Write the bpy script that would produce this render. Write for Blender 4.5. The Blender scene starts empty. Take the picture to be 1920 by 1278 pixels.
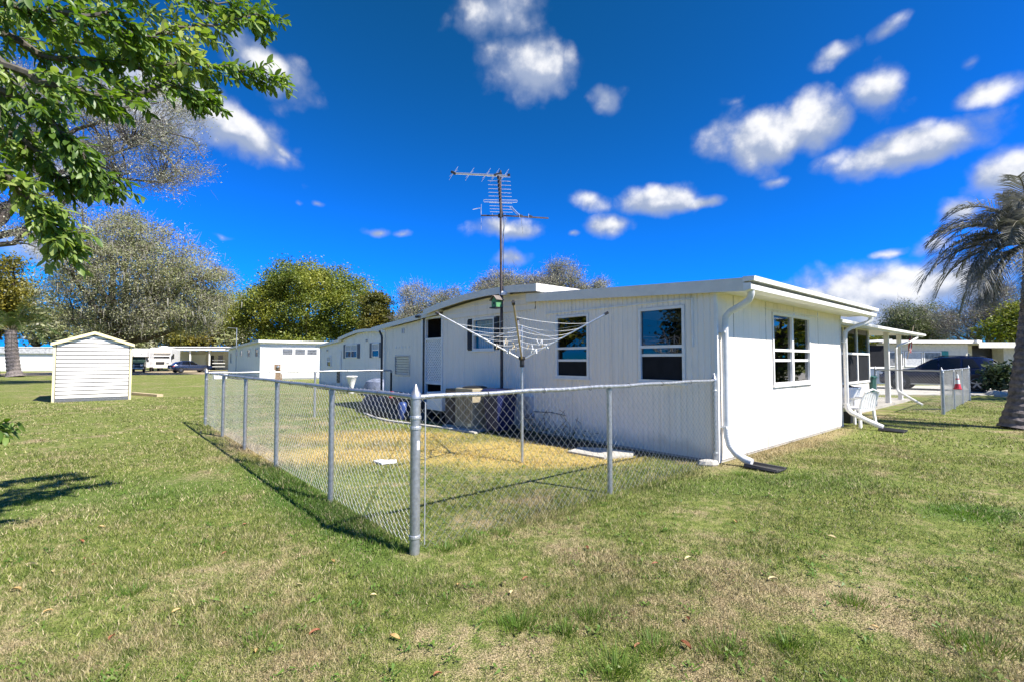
import bpy, math, random
import numpy as np
from mathutils import Vector, Matrix, Euler

random.seed(7)
rng = np.random.default_rng(7)
scn = bpy.context.scene
COL = scn.collection
R = math.radians

# ------------------------------------------------------------------ camera
EYE = 1.5
PITCH = math.atan(36 / 900.0)
cam_d = bpy.data.cameras.new('camera')
cam_d.sensor_width = 36.0
cam_d.lens = 900.0 / 1920.0 * 36.0
cam_d.clip_start = 0.05
cam_d.clip_end = 3000.0
cam = bpy.data.objects.new('camera', cam_d)
COL.objects.link(cam)
cam.location = (0, 0, EYE)
cam.rotation_euler = (math.pi / 2 + PITCH, 0, 0)
scn.camera = cam

CP, SP = math.cos(PITCH), math.sin(PITCH)


def ray(px, py):
    """direction of a sight line, used to survey where far things stand"""
    a = (px - 960) / 900.0
    b = (639 - py) / 900.0
    return Vector((a, CP - b * SP, SP + b * CP))


def at(px, py, Y):
    r = ray(px, py)
    t = Y / r.y
    return Vector((r.x * t, Y, EYE + r.z * t))


def ground(px, py):
    r = ray(px, py)
    t = -EYE / r.z
    return Vector((r.x * t, r.y * t, 0))


# ------------------------------------------------------------------ light
SUN_EL = R(48.0)
SUN_DIR = Vector((0.842, -0.539, 0)).normalized()          # towards the sun, on the ground plan
sun_d = bpy.data.lights.new('sun', 'SUN')
sun_d.energy = 4.6
sun_d.angle = R(0.5)
sun_d.color = (1.0, 0.955, 0.88)
sun = bpy.data.objects.new('sun', sun_d)
COL.objects.link(sun)
to_sun = Vector((SUN_DIR.x * math.cos(SUN_EL), SUN_DIR.y * math.cos(SUN_EL), math.sin(SUN_EL)))
sun.rotation_euler = to_sun.to_track_quat('Z', 'Y').to_euler()
sun.location = to_sun * 60

world = bpy.data.worlds.new('World')
scn.world = world
world.use_nodes = True
scn.view_settings.view_transform = 'Standard'
scn.view_settings.look = 'None'
scn.view_settings.gamma = 1.0
scn.view_settings.use_curve_mapping = False
scn.view_settings.exposure = 1.25
scn.cycles.max_bounces = 8
scn.cycles.diffuse_bounces = 4
scn.cycles.transparent_max_bounces = 24


class NT:
    """small helper for node trees"""

    def __init__(self, tree):
        self.t = tree
        self.n = tree.nodes
        self.l = tree.links

    def new(self, typ, **kw):
        n = self.n.new(typ)
        for k, v in kw.items():
            setattr(n, k, v)
        return n

    def put(self, sock, v):
        if isinstance(v, bpy.types.NodeSocket):
            self.l.new(v, sock)
        elif v is not None:
            sock.default_value = v

    def math(self, op, a, b=None, c=None, clamp=False):
        n = self.new('ShaderNodeMath', operation=op, use_clamp=clamp)
        self.put(n.inputs[0], a)
        if b is not None:
            self.put(n.inputs[1], b)
        if c is not None:
            self.put(n.inputs[2], c)
        return n.outputs[0]

    def vmath(self, op, a, b=None, out=0):
        n = self.new('ShaderNodeVectorMath', operation=op)
        self.put(n.inputs[0], a)
        if b is not None:
            self.put(n.inputs[1], b)
        return n.outputs[out]

    def noise(self, vec, scale, detail=4.0, rough=0.55, dist=0.0, out='Fac'):
        n = self.new('ShaderNodeTexNoise')
        self.put(n.inputs['Vector'], vec)
        n.inputs['Scale'].default_value = scale
        n.inputs['Detail'].default_value = detail
        n.inputs['Roughness'].default_value = rough
        n.inputs['Distortion'].default_value = dist
        return n.outputs[out]

    def mix(self, fac, a, b):
        n = self.new('ShaderNodeMix', data_type='RGBA')
        self.put(n.inputs[0], fac)
        for s, v in ((n.inputs[6], a), (n.inputs[7], b)):
            if isinstance(v, tuple) and len(v) == 3:
                v = (*v, 1)
            self.put(s, v)
        return n.outputs[2]

    def smooth(self, x, lo, hi, a=0.0, b=1.0):
        n = self.new('ShaderNodeMapRange', interpolation_type='SMOOTHSTEP')
        self.put(n.inputs[0], x)
        n.inputs[1].default_value = lo
        n.inputs[2].default_value = hi
        n.inputs[3].default_value = a
        n.inputs[4].default_value = b
        return n.outputs[0]


def build_sky():
    T = NT(world.node_tree)
    T.n.clear()
    out = T.new('ShaderNodeOutputWorld')
    bg = T.new('ShaderNodeBackground')
    bg.inputs['Strength'].default_value = 0.1
    T.l.new(bg.outputs[0], out.inputs[0])
    sky = T.new('ShaderNodeTexSky', sky_type='NISHITA')
    sky.sun_disc = False
    sky.sun_elevation = SUN_EL
    sky.sun_rotation = math.atan2(SUN_DIR.x, SUN_DIR.y)
    sky.altitude = 0.0
    sky.air_density = 1.0
    sky.dust_density = 0.3
    sky.ozone_density = 3.0
    # the deep polarised blue of the photograph: one grade over the whole sky
    sep = T.new('ShaderNodeSeparateColor')
    T.l.new(sky.outputs[0], sep.inputs[0])
    r = T.math('MULTIPLY', T.math('POWER', T.math('MINIMUM', sep.outputs[0], 6.0), 0.5), SKY_R)
    g = T.math('MULTIPLY', T.math('POWER', T.math('MINIMUM', sep.outputs[1], 6.0), 1.16), SKY_G)
    b = T.math('MULTIPLY', T.math('POWER', T.math('MINIMUM', sep.outputs[2], 6.0), 2.0), SKY_B)
    cmb = T.new('ShaderNodeCombineColor')
    for i, x in enumerate((r, g, b)):
        T.l.new(x, cmb.inputs[i])
    skycol = cmb.outputs[0]

    tc = T.new('ShaderNodeTexCoord')
    d = tc.outputs['Generated']
    sx = T.new('ShaderNodeSeparateXYZ')
    T.l.new(d, sx.inputs[0])
    az = T.math('ARCTAN2', sx.outputs[0], sx.outputs[1])
    el = T.math('ARCSINE', sx.outputs[2])
    warp = T.noise(d, 9.0, 4.0, 0.55, out='Color')
    wv = T.vmath('MULTIPLY', T.vmath('SUBTRACT', warp, (0.5, 0.5, 0.5)), (0.060, 0.045, 0.0))
    cv = T.new('ShaderNodeCombineXYZ')
    T.l.new(az, cv.inputs[0])
    T.l.new(el, cv.inputs[1])
    p = T.vmath('ADD', cv.outputs[0], wv)

    clouds = [  # px, py, rx, ry (in photo pixels), tilt, strength
        (930, 25, 125, 52, 0, .80), (1000, 125, 115, 66, 0, .95), (1135, 185, 55, 30, -10, .8),
        (840, 40, 50, 40, 0, .40),
        (1430, 255, 100, 66, 6, 1.15), (1510, 235, 70, 55, 0, 1.15), (1690, 282, 120, 36, 0, 1.15),
        (1645, 165, 64, 46, 0, .85), (1575, 108, 58, 24, 12, .75), (1665, 62, 42, 20, 20, .7),
        (1860, 175, 58, 24, 12, .75), (1385, 190, 35, 18, 0, .45), (1450, 340, 40, 12, 0, .45), (1820, 118, 32, 14, 0, .42),
        (1108, 372, 55, 26, -15, .75), (1235, 378, 85, 36, 0, 1.15), (1315, 382, 55, 17, 0, .9), (1150, 420, 70, 26, 0, .85),
        (950, 430, 92, 28, 0, .95), (968, 484, 48, 28, 0, .8), (1072, 437, 22, 11, 0, .7),
        (700, 433, 36, 13, 0, .7), (747, 437, 22, 10, 0, .65),
        (480, 115, 115, 52, -22, .95), (430, 245, 130, 48, -16, 1.05), (520, 280, 65, 22, -22, .8), (290, 190, 130, 75, 0, 1.0),
        (420, 440, 30, 11, -8, .6), (595, 381, 19, 10, 0, .6), (553, 381, 13, 10, 0, .5), (575, 447, 18, 7, 0, .45),
        (1670, 550, 160, 60, 0, 1.2), (1550, 552, 70, 28, 0, 1.0), (1690, 600, 210, 46, 0, .9),
        (1905, 330, 60, 48, 0, 1.0), (1812, 390, 42, 24, 0, .8), (1665, 470, 30, 11, 0, .75), (1735, 465, 42, 20, 20, .6),
        (1840, 585, 80, 26, 0, .8),
        # the same scattered cumulus all round
        (110, 330, 90, 40, 0, .9), (90, 470, 70, 26, 0, .8),
    ]
    ell = []
    for px, py, rx, ry, tilt, s in clouds:
        v = ray(px, py).normalized()
        ell.append((math.atan2(v.x, v.y), math.asin(v.z), rx / 900.0 * 1.0, ry / 900.0 * 0.95, R(tilt), s))
    rr = random.Random(31)
    for i in range(14):
        a = rr.uniform(0.95, 2 * math.pi - 0.95)
        e = rr.uniform(0.12, 0.95)
        s = rr.uniform(.12, .30)
        ell.append((a if a < math.pi else a - 2 * math.pi, e, s / math.cos(e), s * .45, 0, rr.uniform(.7, 1.1)))
    F = B_ = None
    V = None                       # height within the cloud, for its lighter top
    for (a, e, rx, ry, tilt, s) in ell:
        m = T.new('ShaderNodeMapping', vector_type='TEXTURE')
        T.l.new(p, m.inputs[0])
        m.inputs['Location'].default_value = (a, e, 0)
        m.inputs['Rotation'].default_value = (0, 0, tilt)
        m.inputs['Scale'].default_value = (rx * CLOUD_R, ry * CLOUD_R, 1)
        ln = T.vmath('LENGTH', m.outputs[0], out=1)
        f = T.math('MULTIPLY', T.math('SUBTRACT', 1.0, ln), s)
        F = f if F is None else T.math('MAXIMUM', F, f)
        if rx < .066 or s < .8 or abs(a) > .85:
            continue
        B_ = f if B_ is None else T.math('MAXIMUM', B_, f)
        m2 = T.new('ShaderNodeMapping', vector_type='TEXTURE')      # the same cloud a little higher: tells top from base
        T.l.new(p, m2.inputs[0])
        m2.inputs['Location'].default_value = (a, e - min(.022, ry * .45), 0)
        m2.inputs['Rotation'].default_value = (0, 0, tilt)
        m2.inputs['Scale'].default_value = (rx * CLOUD_R, ry * CLOUD_R, 1)
        f2 = T.math('MULTIPLY', T.math('SUBTRACT', 1.0, T.vmath('LENGTH', m2.outputs[0], out=1)), s)
        V = f2 if V is None else T.math('MAXIMUM', V, f2)
    F = T.math('MAXIMUM', F, -1.0)
    def puff(vec):
        # billows: a smooth cell pattern gives the round heads, fractal noise the ragged edge
        vo = T.new('ShaderNodeTexVoronoi', feature='F1')
        T.l.new(T.vmath('ADD', vec, T.vmath('MULTIPLY', warp, (.05, .05, .05))), vo.inputs['Vector'])
        vo.inputs['Scale'].default_value = 17.0
        vo.inputs['Detail'].default_value = 1.0
        vo.inputs['Roughness'].default_value = 0.5
        return T.math('ADD', T.math('MULTIPLY', T.noise(vec, 11.0, 7.0, 0.6, 0.0), 0.70), T.math('MULTIPLY', T.math('SUBTRACT', 0.95, vo.outputs['Distance']), 0.30))
    n1 = puff(d)
    n2 = puff(T.vmath('ADD', d, (0.008, -0.005, 0.020)))
    dens = T.math('ADD', F, T.math('MULTIPLY', T.math('SUBTRACT', n1, 0.5), 1.05))
    alpha = T.smooth(dens, 0.17, 0.70)
    alpha = T.math('MULTIPLY', alpha, T.smooth(sx.outputs[2], 0.0, 0.04))
    # lit side: thin towards the light above, thick below
    lit = T.math('ADD', T.math('MULTIPLY', T.math('SUBTRACT', n1, n2), 2.6), T.math('MULTIPLY', dens, 0.72))
    lit = T.math('ADD', lit, T.math('MULTIPLY', T.math('SUBTRACT', B_, V), 1.15))
    lit = T.smooth(lit, 0.22, 1.25)
    ccol = T.mix(lit, (1.6, 1.95, 2.75), (4.5, 4.5, 4.55))
    col = T.mix(T.math('MULTIPLY', alpha, 0.97), skycol, ccol)
    T.l.new(col, bg.inputs[0])


CLOUD_R = 1.34
SKY_R, SKY_G, SKY_B = 0.024, 0.268, 0.182
build_sky()

# ------------------------------------------------------------------ helpers
# House axes: local x runs along the sunlit wall (v), local y along the shaded wall (u).
TH = R(40.7)
CX, CY = 3.0024, 7.0299
VX, VY = math.cos(TH), math.sin(TH)


def W(v, u, z=0.0):
    return Vector((CX + v * VX - u * VY, CY + v * VY + u * VX, z))


class MB:
    def __init__(s):
        s.v, s.f = [], []

    def box(s, x0, x1, y0, y1, z0, z1):
        b = len(s.v)
        s.v += [(x0, y0, z0), (x1, y0, z0), (x1, y1, z0), (x0, y1, z0), (x0, y0, z1), (x1, y0, z1), (x1, y1, z1), (x0, y1, z1)]
        s.f += [tuple(b + i for i in q) for q in ((3, 2, 1, 0), (4, 5, 6, 7), (0, 1, 5, 4), (1, 2, 6, 5), (2, 3, 7, 6), (3, 0, 4, 7))]
        return s

    def obox(s, c, size, rot):
        b = len(s.v)
        hx, hy, hz = size[0] / 2, size[1] / 2, size[2] / 2
        M = Euler(rot).to_matrix()
        c = Vector(c)
        for q in ((-hx, -hy, -hz), (hx, -hy, -hz), (hx, hy, -hz), (-hx, hy, -hz), (-hx, -hy, hz), (hx, -hy, hz), (hx, hy, hz), (-hx, hy, hz)):
            s.v.append(tuple(c + M @ Vector(q)))
        s.f += [tuple(b + i for i in q) for q in ((3, 2, 1, 0), (4, 5, 6, 7), (0, 1, 5, 4), (1, 2, 6, 5), (2, 3, 7, 6), (3, 0, 4, 7))]
        return s

    def quad(s, *pts):
        b = len(s.v)
        s.v += [tuple(p) for p in pts]
        s.f.append(tuple(range(b, b + len(pts))))
        return s

    def prism(s, poly, axis, a, b_):
        """extrude a 2D polygon along axis 'x','y' or 'z' from a to b_"""
        n = len(poly)
        b = len(s.v)
        for t in (a, b_):
            for p, q in poly:
                s.v.append({'x': (t, p, q), 'y': (p, t, q), 'z': (p, q, t)}[axis])
        s.f.append(tuple(range(b, b + n)))
        s.f.append(tuple(range(b + 2 * n - 1, b + n - 1, -1)))
        for i in range(n):
            j = (i + 1) % n
            s.f.append((b + i, b + n + i, b + n + j, b + j))
        return s

    def tube(s, pts, r, n=8, cap=True, flat=None):
        pts = [Vector(p) for p in pts]
        m = len(pts)
        rs = r if isinstance(r, (list, tuple)) else [r] * m
        b = len(s.v)
        ref = None
        for i, p in enumerate(pts):
            d = (pts[min(i + 1, m - 1)] - pts[max(i - 1, 0)])
            if d.length < 1e-9:
                d = Vector((0, 0, 1))
            d.normalize()
            if ref is None:
                ref = Vector((0, 0, 1)) if abs(d.z) < .9 else Vector((1, 0, 0))
                a1 = d.cross(ref).normalized()
            else:
                a1 = (a1 - d * a1.dot(d))
                if a1.length < 1e-6:
                    a1 = d.orthogonal()
                a1.normalize()
            a2 = d.cross(a1)
            for k in range(n):
                t = 2 * math.pi * (k + .5) / n
                s.v.append(tuple(p + (a1 * math.cos(t) + a2 * math.sin(t) * (flat or 1)) * rs[i]))
        for i in range(m - 1):
            for k in range(n):
                k2 = (k + 1) % n
                s.f.append((b + i * n + k, b + i * n + k2, b + (i + 1) * n + k2, b + (i + 1) * n + k))
        if cap:
            s.f.append(tuple(b + k for k in range(n - 1, -1, -1)))
            s.f.append(tuple(b + (m - 1) * n + k for k in range(n)))
        return s

    def lathe(s, prof, c=(0, 0, 0), n=16, sx=1, sy=1):
        b = len(s.v)
        for r, z in prof:
            for k in range(n):
                t = 2 * math.pi * k / n
                s.v.append((c[0] + r * sx * math.cos(t), c[1] + r * sy * math.sin(t), c[2] + z))
        m = len(prof)
        for i in range(m - 1):
            for k in range(n):
                k2 = (k + 1) % n
                s.f.append((b + i * n + k, b + i * n + k2, b + (i + 1) * n + k2, b + (i + 1) * n + k))
        if prof[0][0] > 1e-6:
            s.f.append(tuple(b + k for k in range(n - 1, -1, -1)))
        if prof[-1][0] > 1e-6:
            s.f.append(tuple(b + (m - 1) * n + k for k in range(n)))
        return s

    def loft(s, rings, closed=True, cap=True):
        n = len(rings[0])
        b = len(s.v)
        for rg in rings:
            s.v += [tuple(p) for p in rg]
        for i in range(len(rings) - 1):
            for k in range(n if closed else n - 1):
                k2 = (k + 1) % n
                s.f.append((b + i * n + k, b + i * n + k2, b + (i + 1) * n + k2, b + (i + 1) * n + k))
        if cap and closed:
            s.f.append(tuple(b + k for k in range(n - 1, -1, -1)))
            s.f.append(tuple(b + (len(rings) - 1) * n + k for k in range(n)))
        return s

    def mesh(s, name, mat, off=(0, 0, 0), smooth=False):
        me = bpy.data.meshes.new(name)
        ox, oy, oz = off
        me.from_pydata([(x - ox, y - oy, z - oz) for x, y, z in s.v], [], s.f)
        if mat:
            me.materials.append(mat)
        if smooth:
            me.polygons.foreach_set('use_smooth', [True] * len(me.polygons))
            if hasattr(me, 'set_sharp_from_angle'):
                me.set_sharp_from_angle(angle=R(40))
        me.update()
        return me


def link(name, me, parent=None, loc=(0, 0, 0), rot=(0, 0, 0), scale=None):
    o = bpy.data.objects.new(name, me)
    COL.objects.link(o)
    o.location = loc
    o.rotation_euler = rot
    if scale:
        o.scale = scale
    if parent:
        o.parent = parent
    return o


def tag(o, label=None, cat=None, group=None, kind=None):
    for k, v in (('label', label), ('category', cat), ('group', group), ('kind', kind)):
        if v:
            o[k] = v
    return o


class Thing:
    """an Empty at the base of a thing, parts are its children; house=True: coordinates in the house axes"""

    def __init__(s, name, label, cat, base=(0, 0, 0), house=False, rot=0.0, group=None):
        s.house = house
        s.off = tuple(base) if house else (0, 0, 0)
        o = bpy.data.objects.new(name, None)
        o.empty_display_size = 0.2
        COL.objects.link(o)
        if house:
            w = W(base[0], base[1], base[2])
            o.location = w
            o.rotation_euler = (0, 0, TH)
        else:
            o.location = base
            o.rotation_euler = (0, 0, rot)
        s.o = tag(o, label, cat, group)

    def part(s, name, mb, mat, parent=None, smooth=False, bevel=0, label=None, kind=None):
        me = mb.mesh(name, mat, s.off, smooth)
        o = link(name, me, parent or s.o)
        if bevel:
            m = o.modifiers.new('bevel', 'BEVEL')
            m.width = bevel
            m.segments = 2
            m.limit_method = 'ANGLE'
        tag(o, label=label, kind=kind)
        return o


def solo(name, mb, mat, label, cat, base=(0, 0, 0), house=False, smooth=False, bevel=0, group=None, kind=None):
    """a thing that is one mesh"""
    off = tuple(base)
    me = mb.mesh(name, mat, off, smooth)
    if house:
        o = link(name, me, None, W(*base), (0, 0, TH))
    else:
        o = link(name, me, None, base)
    if bevel:
        m = o.modifiers.new('bevel', 'BEVEL')
        m.width = bevel
        m.segments = 2
        m.limit_method = 'ANGLE'
    return tag(o, label, cat, group, kind)


# ------------------------------------------------------------------ materials
MATS = {}


def mat(name, col, rough=0.6, metal=0.0, var=0.12, nscale=6.0, bump=0.0, bscale=40.0, col2=None, fac=(0.35, 0.7), spec=0.5, coat=0.0):
    if name in MATS:
        return MATS[name]
    m = bpy.data.materials.new(name)
    m.use_nodes = True
    T = NT(m.node_tree)
    T.n.clear()
    out = T.new('ShaderNodeOutputMaterial')
    P = T.new('ShaderNodeBsdfPrincipled')
    T.l.new(P.outputs[0], out.inputs[0])
    tc = T.new('ShaderNodeTexCoord')
    ob = tc.outputs['Object']
    n = T.noise(ob, nscale, 5.0, 0.6)
    f = T.smooth(n, *fac)
    c2 = col2 or tuple(max(0, x * (1 - var * 2)) for x in col)
    T.l.new(T.mix(f, col, c2), P.inputs['Base Color'])
    P.inputs['Metallic'].default_value = metal
    P.inputs['Specular IOR Level'].default_value = spec
    rn = T.noise(ob, nscale * 2.3, 3.0)
    T.l.new(T.math('ADD', T.math('MULTIPLY', rn, 0.16), rough - 0.08), P.inputs['Roughness'])
    if coat:
        P.inputs['Coat Weight'].default_value = coat
        P.inputs['Coat Roughness'].default_value = 0.05
    if bump:
        bn = T.noise(ob, bscale, 4.0, 0.6)
        B = T.new('ShaderNodeBump')
        B.inputs['Strength'].default_value = bump
        B.inputs['Distance'].default_value = 0.01
        T.l.new(bn, B.inputs['Height'])
        T.l.new(B.outputs[0], P.inputs['Normal'])
    MATS[name] = m
    return m


def siding_mat(name, base, dirt, amount=0.35):
    """painted aluminium siding: chalky patches, thin runs and soil splashed up at the foot"""
    m = bpy.data.materials.new(name)
    m.use_nodes = True
    T = NT(m.node_tree)
    T.n.clear()
    out = T.new('ShaderNodeOutputMaterial')
    P = T.new('ShaderNodeBsdfPrincipled')
    T.l.new(P.outputs[0], out.inputs[0])
    g = T.new('ShaderNodeNewGeometry').outputs['Position']
    streak = T.noise(T.vmath('MULTIPLY', g, (9, 9, 0.5)), 1.0, 4.0, 0.6)
    patch = T.noise(g, 1.7, 4.0, 0.6)
    sx = T.new('ShaderNodeSeparateXYZ')
    T.l.new(g, sx.inputs[0])
    low = T.smooth(T.math('ADD', sx.outputs[2], T.math('MULTIPLY', patch, -0.5)), -0.1, 0.12, 1.0, 0.0)
    k = T.math('MULTIPLY', T.smooth(streak, 0.5, 0.8), amount)
    k = T.math('ADD', k, T.math('MULTIPLY', T.smooth(patch, 0.5, 0.75), amount * 0.5))
    k = T.math('MAXIMUM', k, T.math('MULTIPLY', low, 0.6), clamp=True)
    T.l.new(T.mix(k, base, dirt), P.inputs['Base Color'])
    P.inputs['Roughness'].default_value = 0.5
    bn = T.noise(g, 14.0, 3.0)
    B = T.new('ShaderNodeBump')
    B.inputs['Strength'].default_value = 0.12
    B.inputs['Distance'].default_value = 0.01
    T.l.new(bn, B.inputs['Height'])
    T.l.new(B.outputs[0], P.inputs['Normal'])
    return m


def glass_mat(name, tint=(0.30, 0.32, 0.33), refl=1.0):
    m = bpy.data.materials.new(name)
    m.use_nodes = True
    T = NT(m.node_tree)
    T.n.clear()
    out = T.new('ShaderNodeOutputMaterial')
    tr = T.new('ShaderNodeBsdfTransparent')
    tr.inputs[0].default_value = (*tint, 1)
    gl = T.new('ShaderNodeBsdfGlossy')
    gl.inputs['Roughness'].default_value = 0.01
    gl.inputs['Color'].default_value = (1, 1, 1, 1)
    lw = T.new('ShaderNodeFresnel')
    lw.inputs['IOR'].default_value = 1.5
    tcn = T.new('ShaderNodeTexCoord').outputs['Object']
    wn = T.noise(tcn, 2.2, 2.0)
    B = T.new('ShaderNodeBump')
    B.inputs['Strength'].default_value = 0.06
    B.inputs['Distance'].default_value = 0.02
    T.l.new(wn, B.inputs['Height'])
    T.l.new(B.outputs[0], gl.inputs['Normal'])
    f = T.math('ADD', T.math('MULTIPLY', lw.outputs[0], 1.6 * refl), 0.03 * refl, clamp=True)
    front = T.math('SUBTRACT', 1.0, T.new('ShaderNodeNewGeometry').outputs['Backfacing'])
    f = T.math('MULTIPLY', f, front)          # a pane mirrors on its outer face only
    mx = T.new('ShaderNodeMixShader')
    T.l.new(f, mx.inputs[0])
    T.l.new(tr.outputs[0], mx.inputs[1])
    T.l.new(gl.outputs[0], mx.inputs[2])
    T.l.new(mx.outputs[0], out.inputs[0])
    return m


def foliage_mat(name, cols, trans=0.3, rough=0.55, nscale=0.35, spec=0.4, objrand=False):
    """leaf colours vary leaf by leaf and clump by clump"""
    m = bpy.data.materials.new(name)
    m.use_nodes = True
    T = NT(m.node_tree)
    T.n.clear()
    out = T.new('ShaderNodeOutputMaterial')
    geo = T.new('ShaderNodeNewGeometry')
    rnd = geo.outputs['Random Per Island']
    if objrand:
        oi = T.new('ShaderNodeObjectInfo')
        rnd = T.math('FRACT', T.math('ADD', rnd, T.math('MULTIPLY', oi.outputs['Random'], 7.31)))
    n = T.noise(geo.outputs['Position'], nscale, 2.0)
    x = T.math('ADD', T.math('MULTIPLY', rnd, 0.5), T.math('MULTIPLY', T.smooth(n, 0.36, 0.64), 0.5))
    cr = T.new('ShaderNodeValToRGB')
    el = cr.color_ramp.elements
    k = len(cols)
    el[0].position = 0.0
    el[0].color = (*cols[0], 1)
    el[1].position = 1.0
    el[1].color = (*cols[-1], 1)
    for i in range(1, k - 1):
        e = el.new(i / (k - 1))
        e.color = (*cols[i], 1)
    T.l.new(x, cr.inputs[0])
    P = T.new('ShaderNodeBsdfPrincipled')
    P.inputs['Roughness'].default_value = rough
    P.inputs['Specular IOR Level'].default_value = spec
    T.l.new(cr.outputs[0], P.inputs['Base Color'])
    tl = T.new('ShaderNodeBsdfTranslucent')
    hs = T.new('ShaderNodeHueSaturation')
    hs.inputs['Saturation'].default_value = 1.15
    hs.inputs['Value'].default_value = 1.25
    T.l.new(cr.outputs[0], hs.inputs['Color'])
    T.l.new(hs.outputs[0], tl.inputs[0])
    mx = T.new('ShaderNodeMixShader')
    mx.inputs[0].default_value = trans
    T.l.new(P.outputs[0], mx.inputs[1])
    T.l.new(tl.outputs[0], mx.inputs[2])
    T.l.new(mx.outputs[0], out.inputs[0])
    return m


M_WALL = siding_mat('painted_siding', (0.87, 0.79, 0.685), (0.50, 0.46, 0.38))
M_WALL2 = siding_mat('painted_siding_neighbour', (0.83, 0.80, 0.745), (0.5, 0.47, 0.4))
M_TRIM = mat('white_trim', (0.82, 0.80, 0.76), 0.45, var=0.05)
M_ROOF = mat('white_roof', (0.74, 0.72, 0.68), 0.6, var=0.1, nscale=3, bump=0.1, bscale=8)
M_FASCIA = mat('fascia_paint', (0.74, 0.70, 0.63), 0.4, var=0.04)
M_CREAM = mat('cream_trim', (0.80, 0.70, 0.38), 0.5, var=0.06)
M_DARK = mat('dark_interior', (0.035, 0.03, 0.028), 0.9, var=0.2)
M_FLOORB = mat('room_floor', (0.12, 0.09, 0.06), 0.7, var=0.2)
M_INNER = mat('inner_wall', (0.30, 0.26, 0.22), 0.9, var=0.1)
M_BLACK = mat('black_paint', (0.018, 0.018, 0.02), 0.5, var=0.2)
M_GLASS = glass_mat('window_glass', refl=.95)
M_GLASSC = glass_mat('clear_window_glass', (.9, .9, .9), .5)
M_GLASSD = glass_mat('porch_glass', (.3, .32, .33), .5)
M_SCREEN = mat('insect_screen', (0.02, 0.021, 0.024), 0.9, var=0.1, spec=0.1)
M_GALV = mat('galvanised_steel', (0.46, 0.47, 0.48), 0.42, 0.75, var=0.14, nscale=25, bump=0.05, bscale=60)
M_WIRE = mat('galvanised_wire', (0.52, 0.53, 0.54), 0.4, 0.6, var=0.1, nscale=30)
M_ALU = mat('aluminium', (0.62, 0.62, 0.62), 0.35, 0.8, var=0.12, nscale=20)
M_PIPE = mat('painted_downspout', (0.74, 0.73, 0.70), 0.5, var=0.08, nscale=9)
M_CONC = mat('concrete', (0.40, 0.37, 0.32), 0.9, var=0.15, nscale=3, bump=0.3, bscale=50)
M_RUST = mat('weathered_mast', (0.11, 0.08, 0.07), 0.6, 0.5, var=0.3, nscale=14, col2=(0.05, 0.04, 0.04))
M_BARK = mat('bark', (0.11, 0.085, 0.065), 0.9, var=0.3, nscale=5, bump=0.8, bscale=18)
M_BARKG = mat('grey_bark', (0.16, 0.14, 0.125), 0.9, var=0.3, nscale=5, bump=0.8, bscale=18)
M_WPLAS = mat('white_plastic', (0.80, 0.79, 0.77), 0.4, var=0.04)
M_RUBBER = mat('rubber', (0.02, 0.02, 0.02), 0.8, var=0.1)
M_RIM = mat('wheel_rim', (0.42, 0.42, 0.44), 0.35, 0.8, var=0.08)
M_CARGL = mat('car_glass', (0.006, 0.006, 0.008), 0.06, var=0.1, spec=0.8)
M_RED = mat('red_lamp', (0.45, 0.03, 0.02), 0.25, var=0.08)
M_BAREWOOD = mat('bare_timber', (0.46, 0.36, 0.22), 0.8, var=0.15, nscale=8)

# ------------------------------------------------------------------ ground
def ell_mask(T, pos, c, r, soft=0.5, wob=None):
    m = T.new('ShaderNodeMapping', vector_type='TEXTURE')
    T.l.new(pos, m.inputs[0])
    m.inputs['Location'].default_value = (c[0], c[1], 0)
    m.inputs['Scale'].default_value = (r[0], r[1], 1000)
    if len(r) > 2:
        m.inputs['Rotation'].default_value = (0, 0, r[2])
    ln = T.vmath('LENGTH', m.outputs[0], out=1)
    if wob is not None:
        ln = T.math('ADD', ln, wob)
    return T.smooth(ln, 1 - soft, 1 + soft, 1.0, 0.0)


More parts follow.
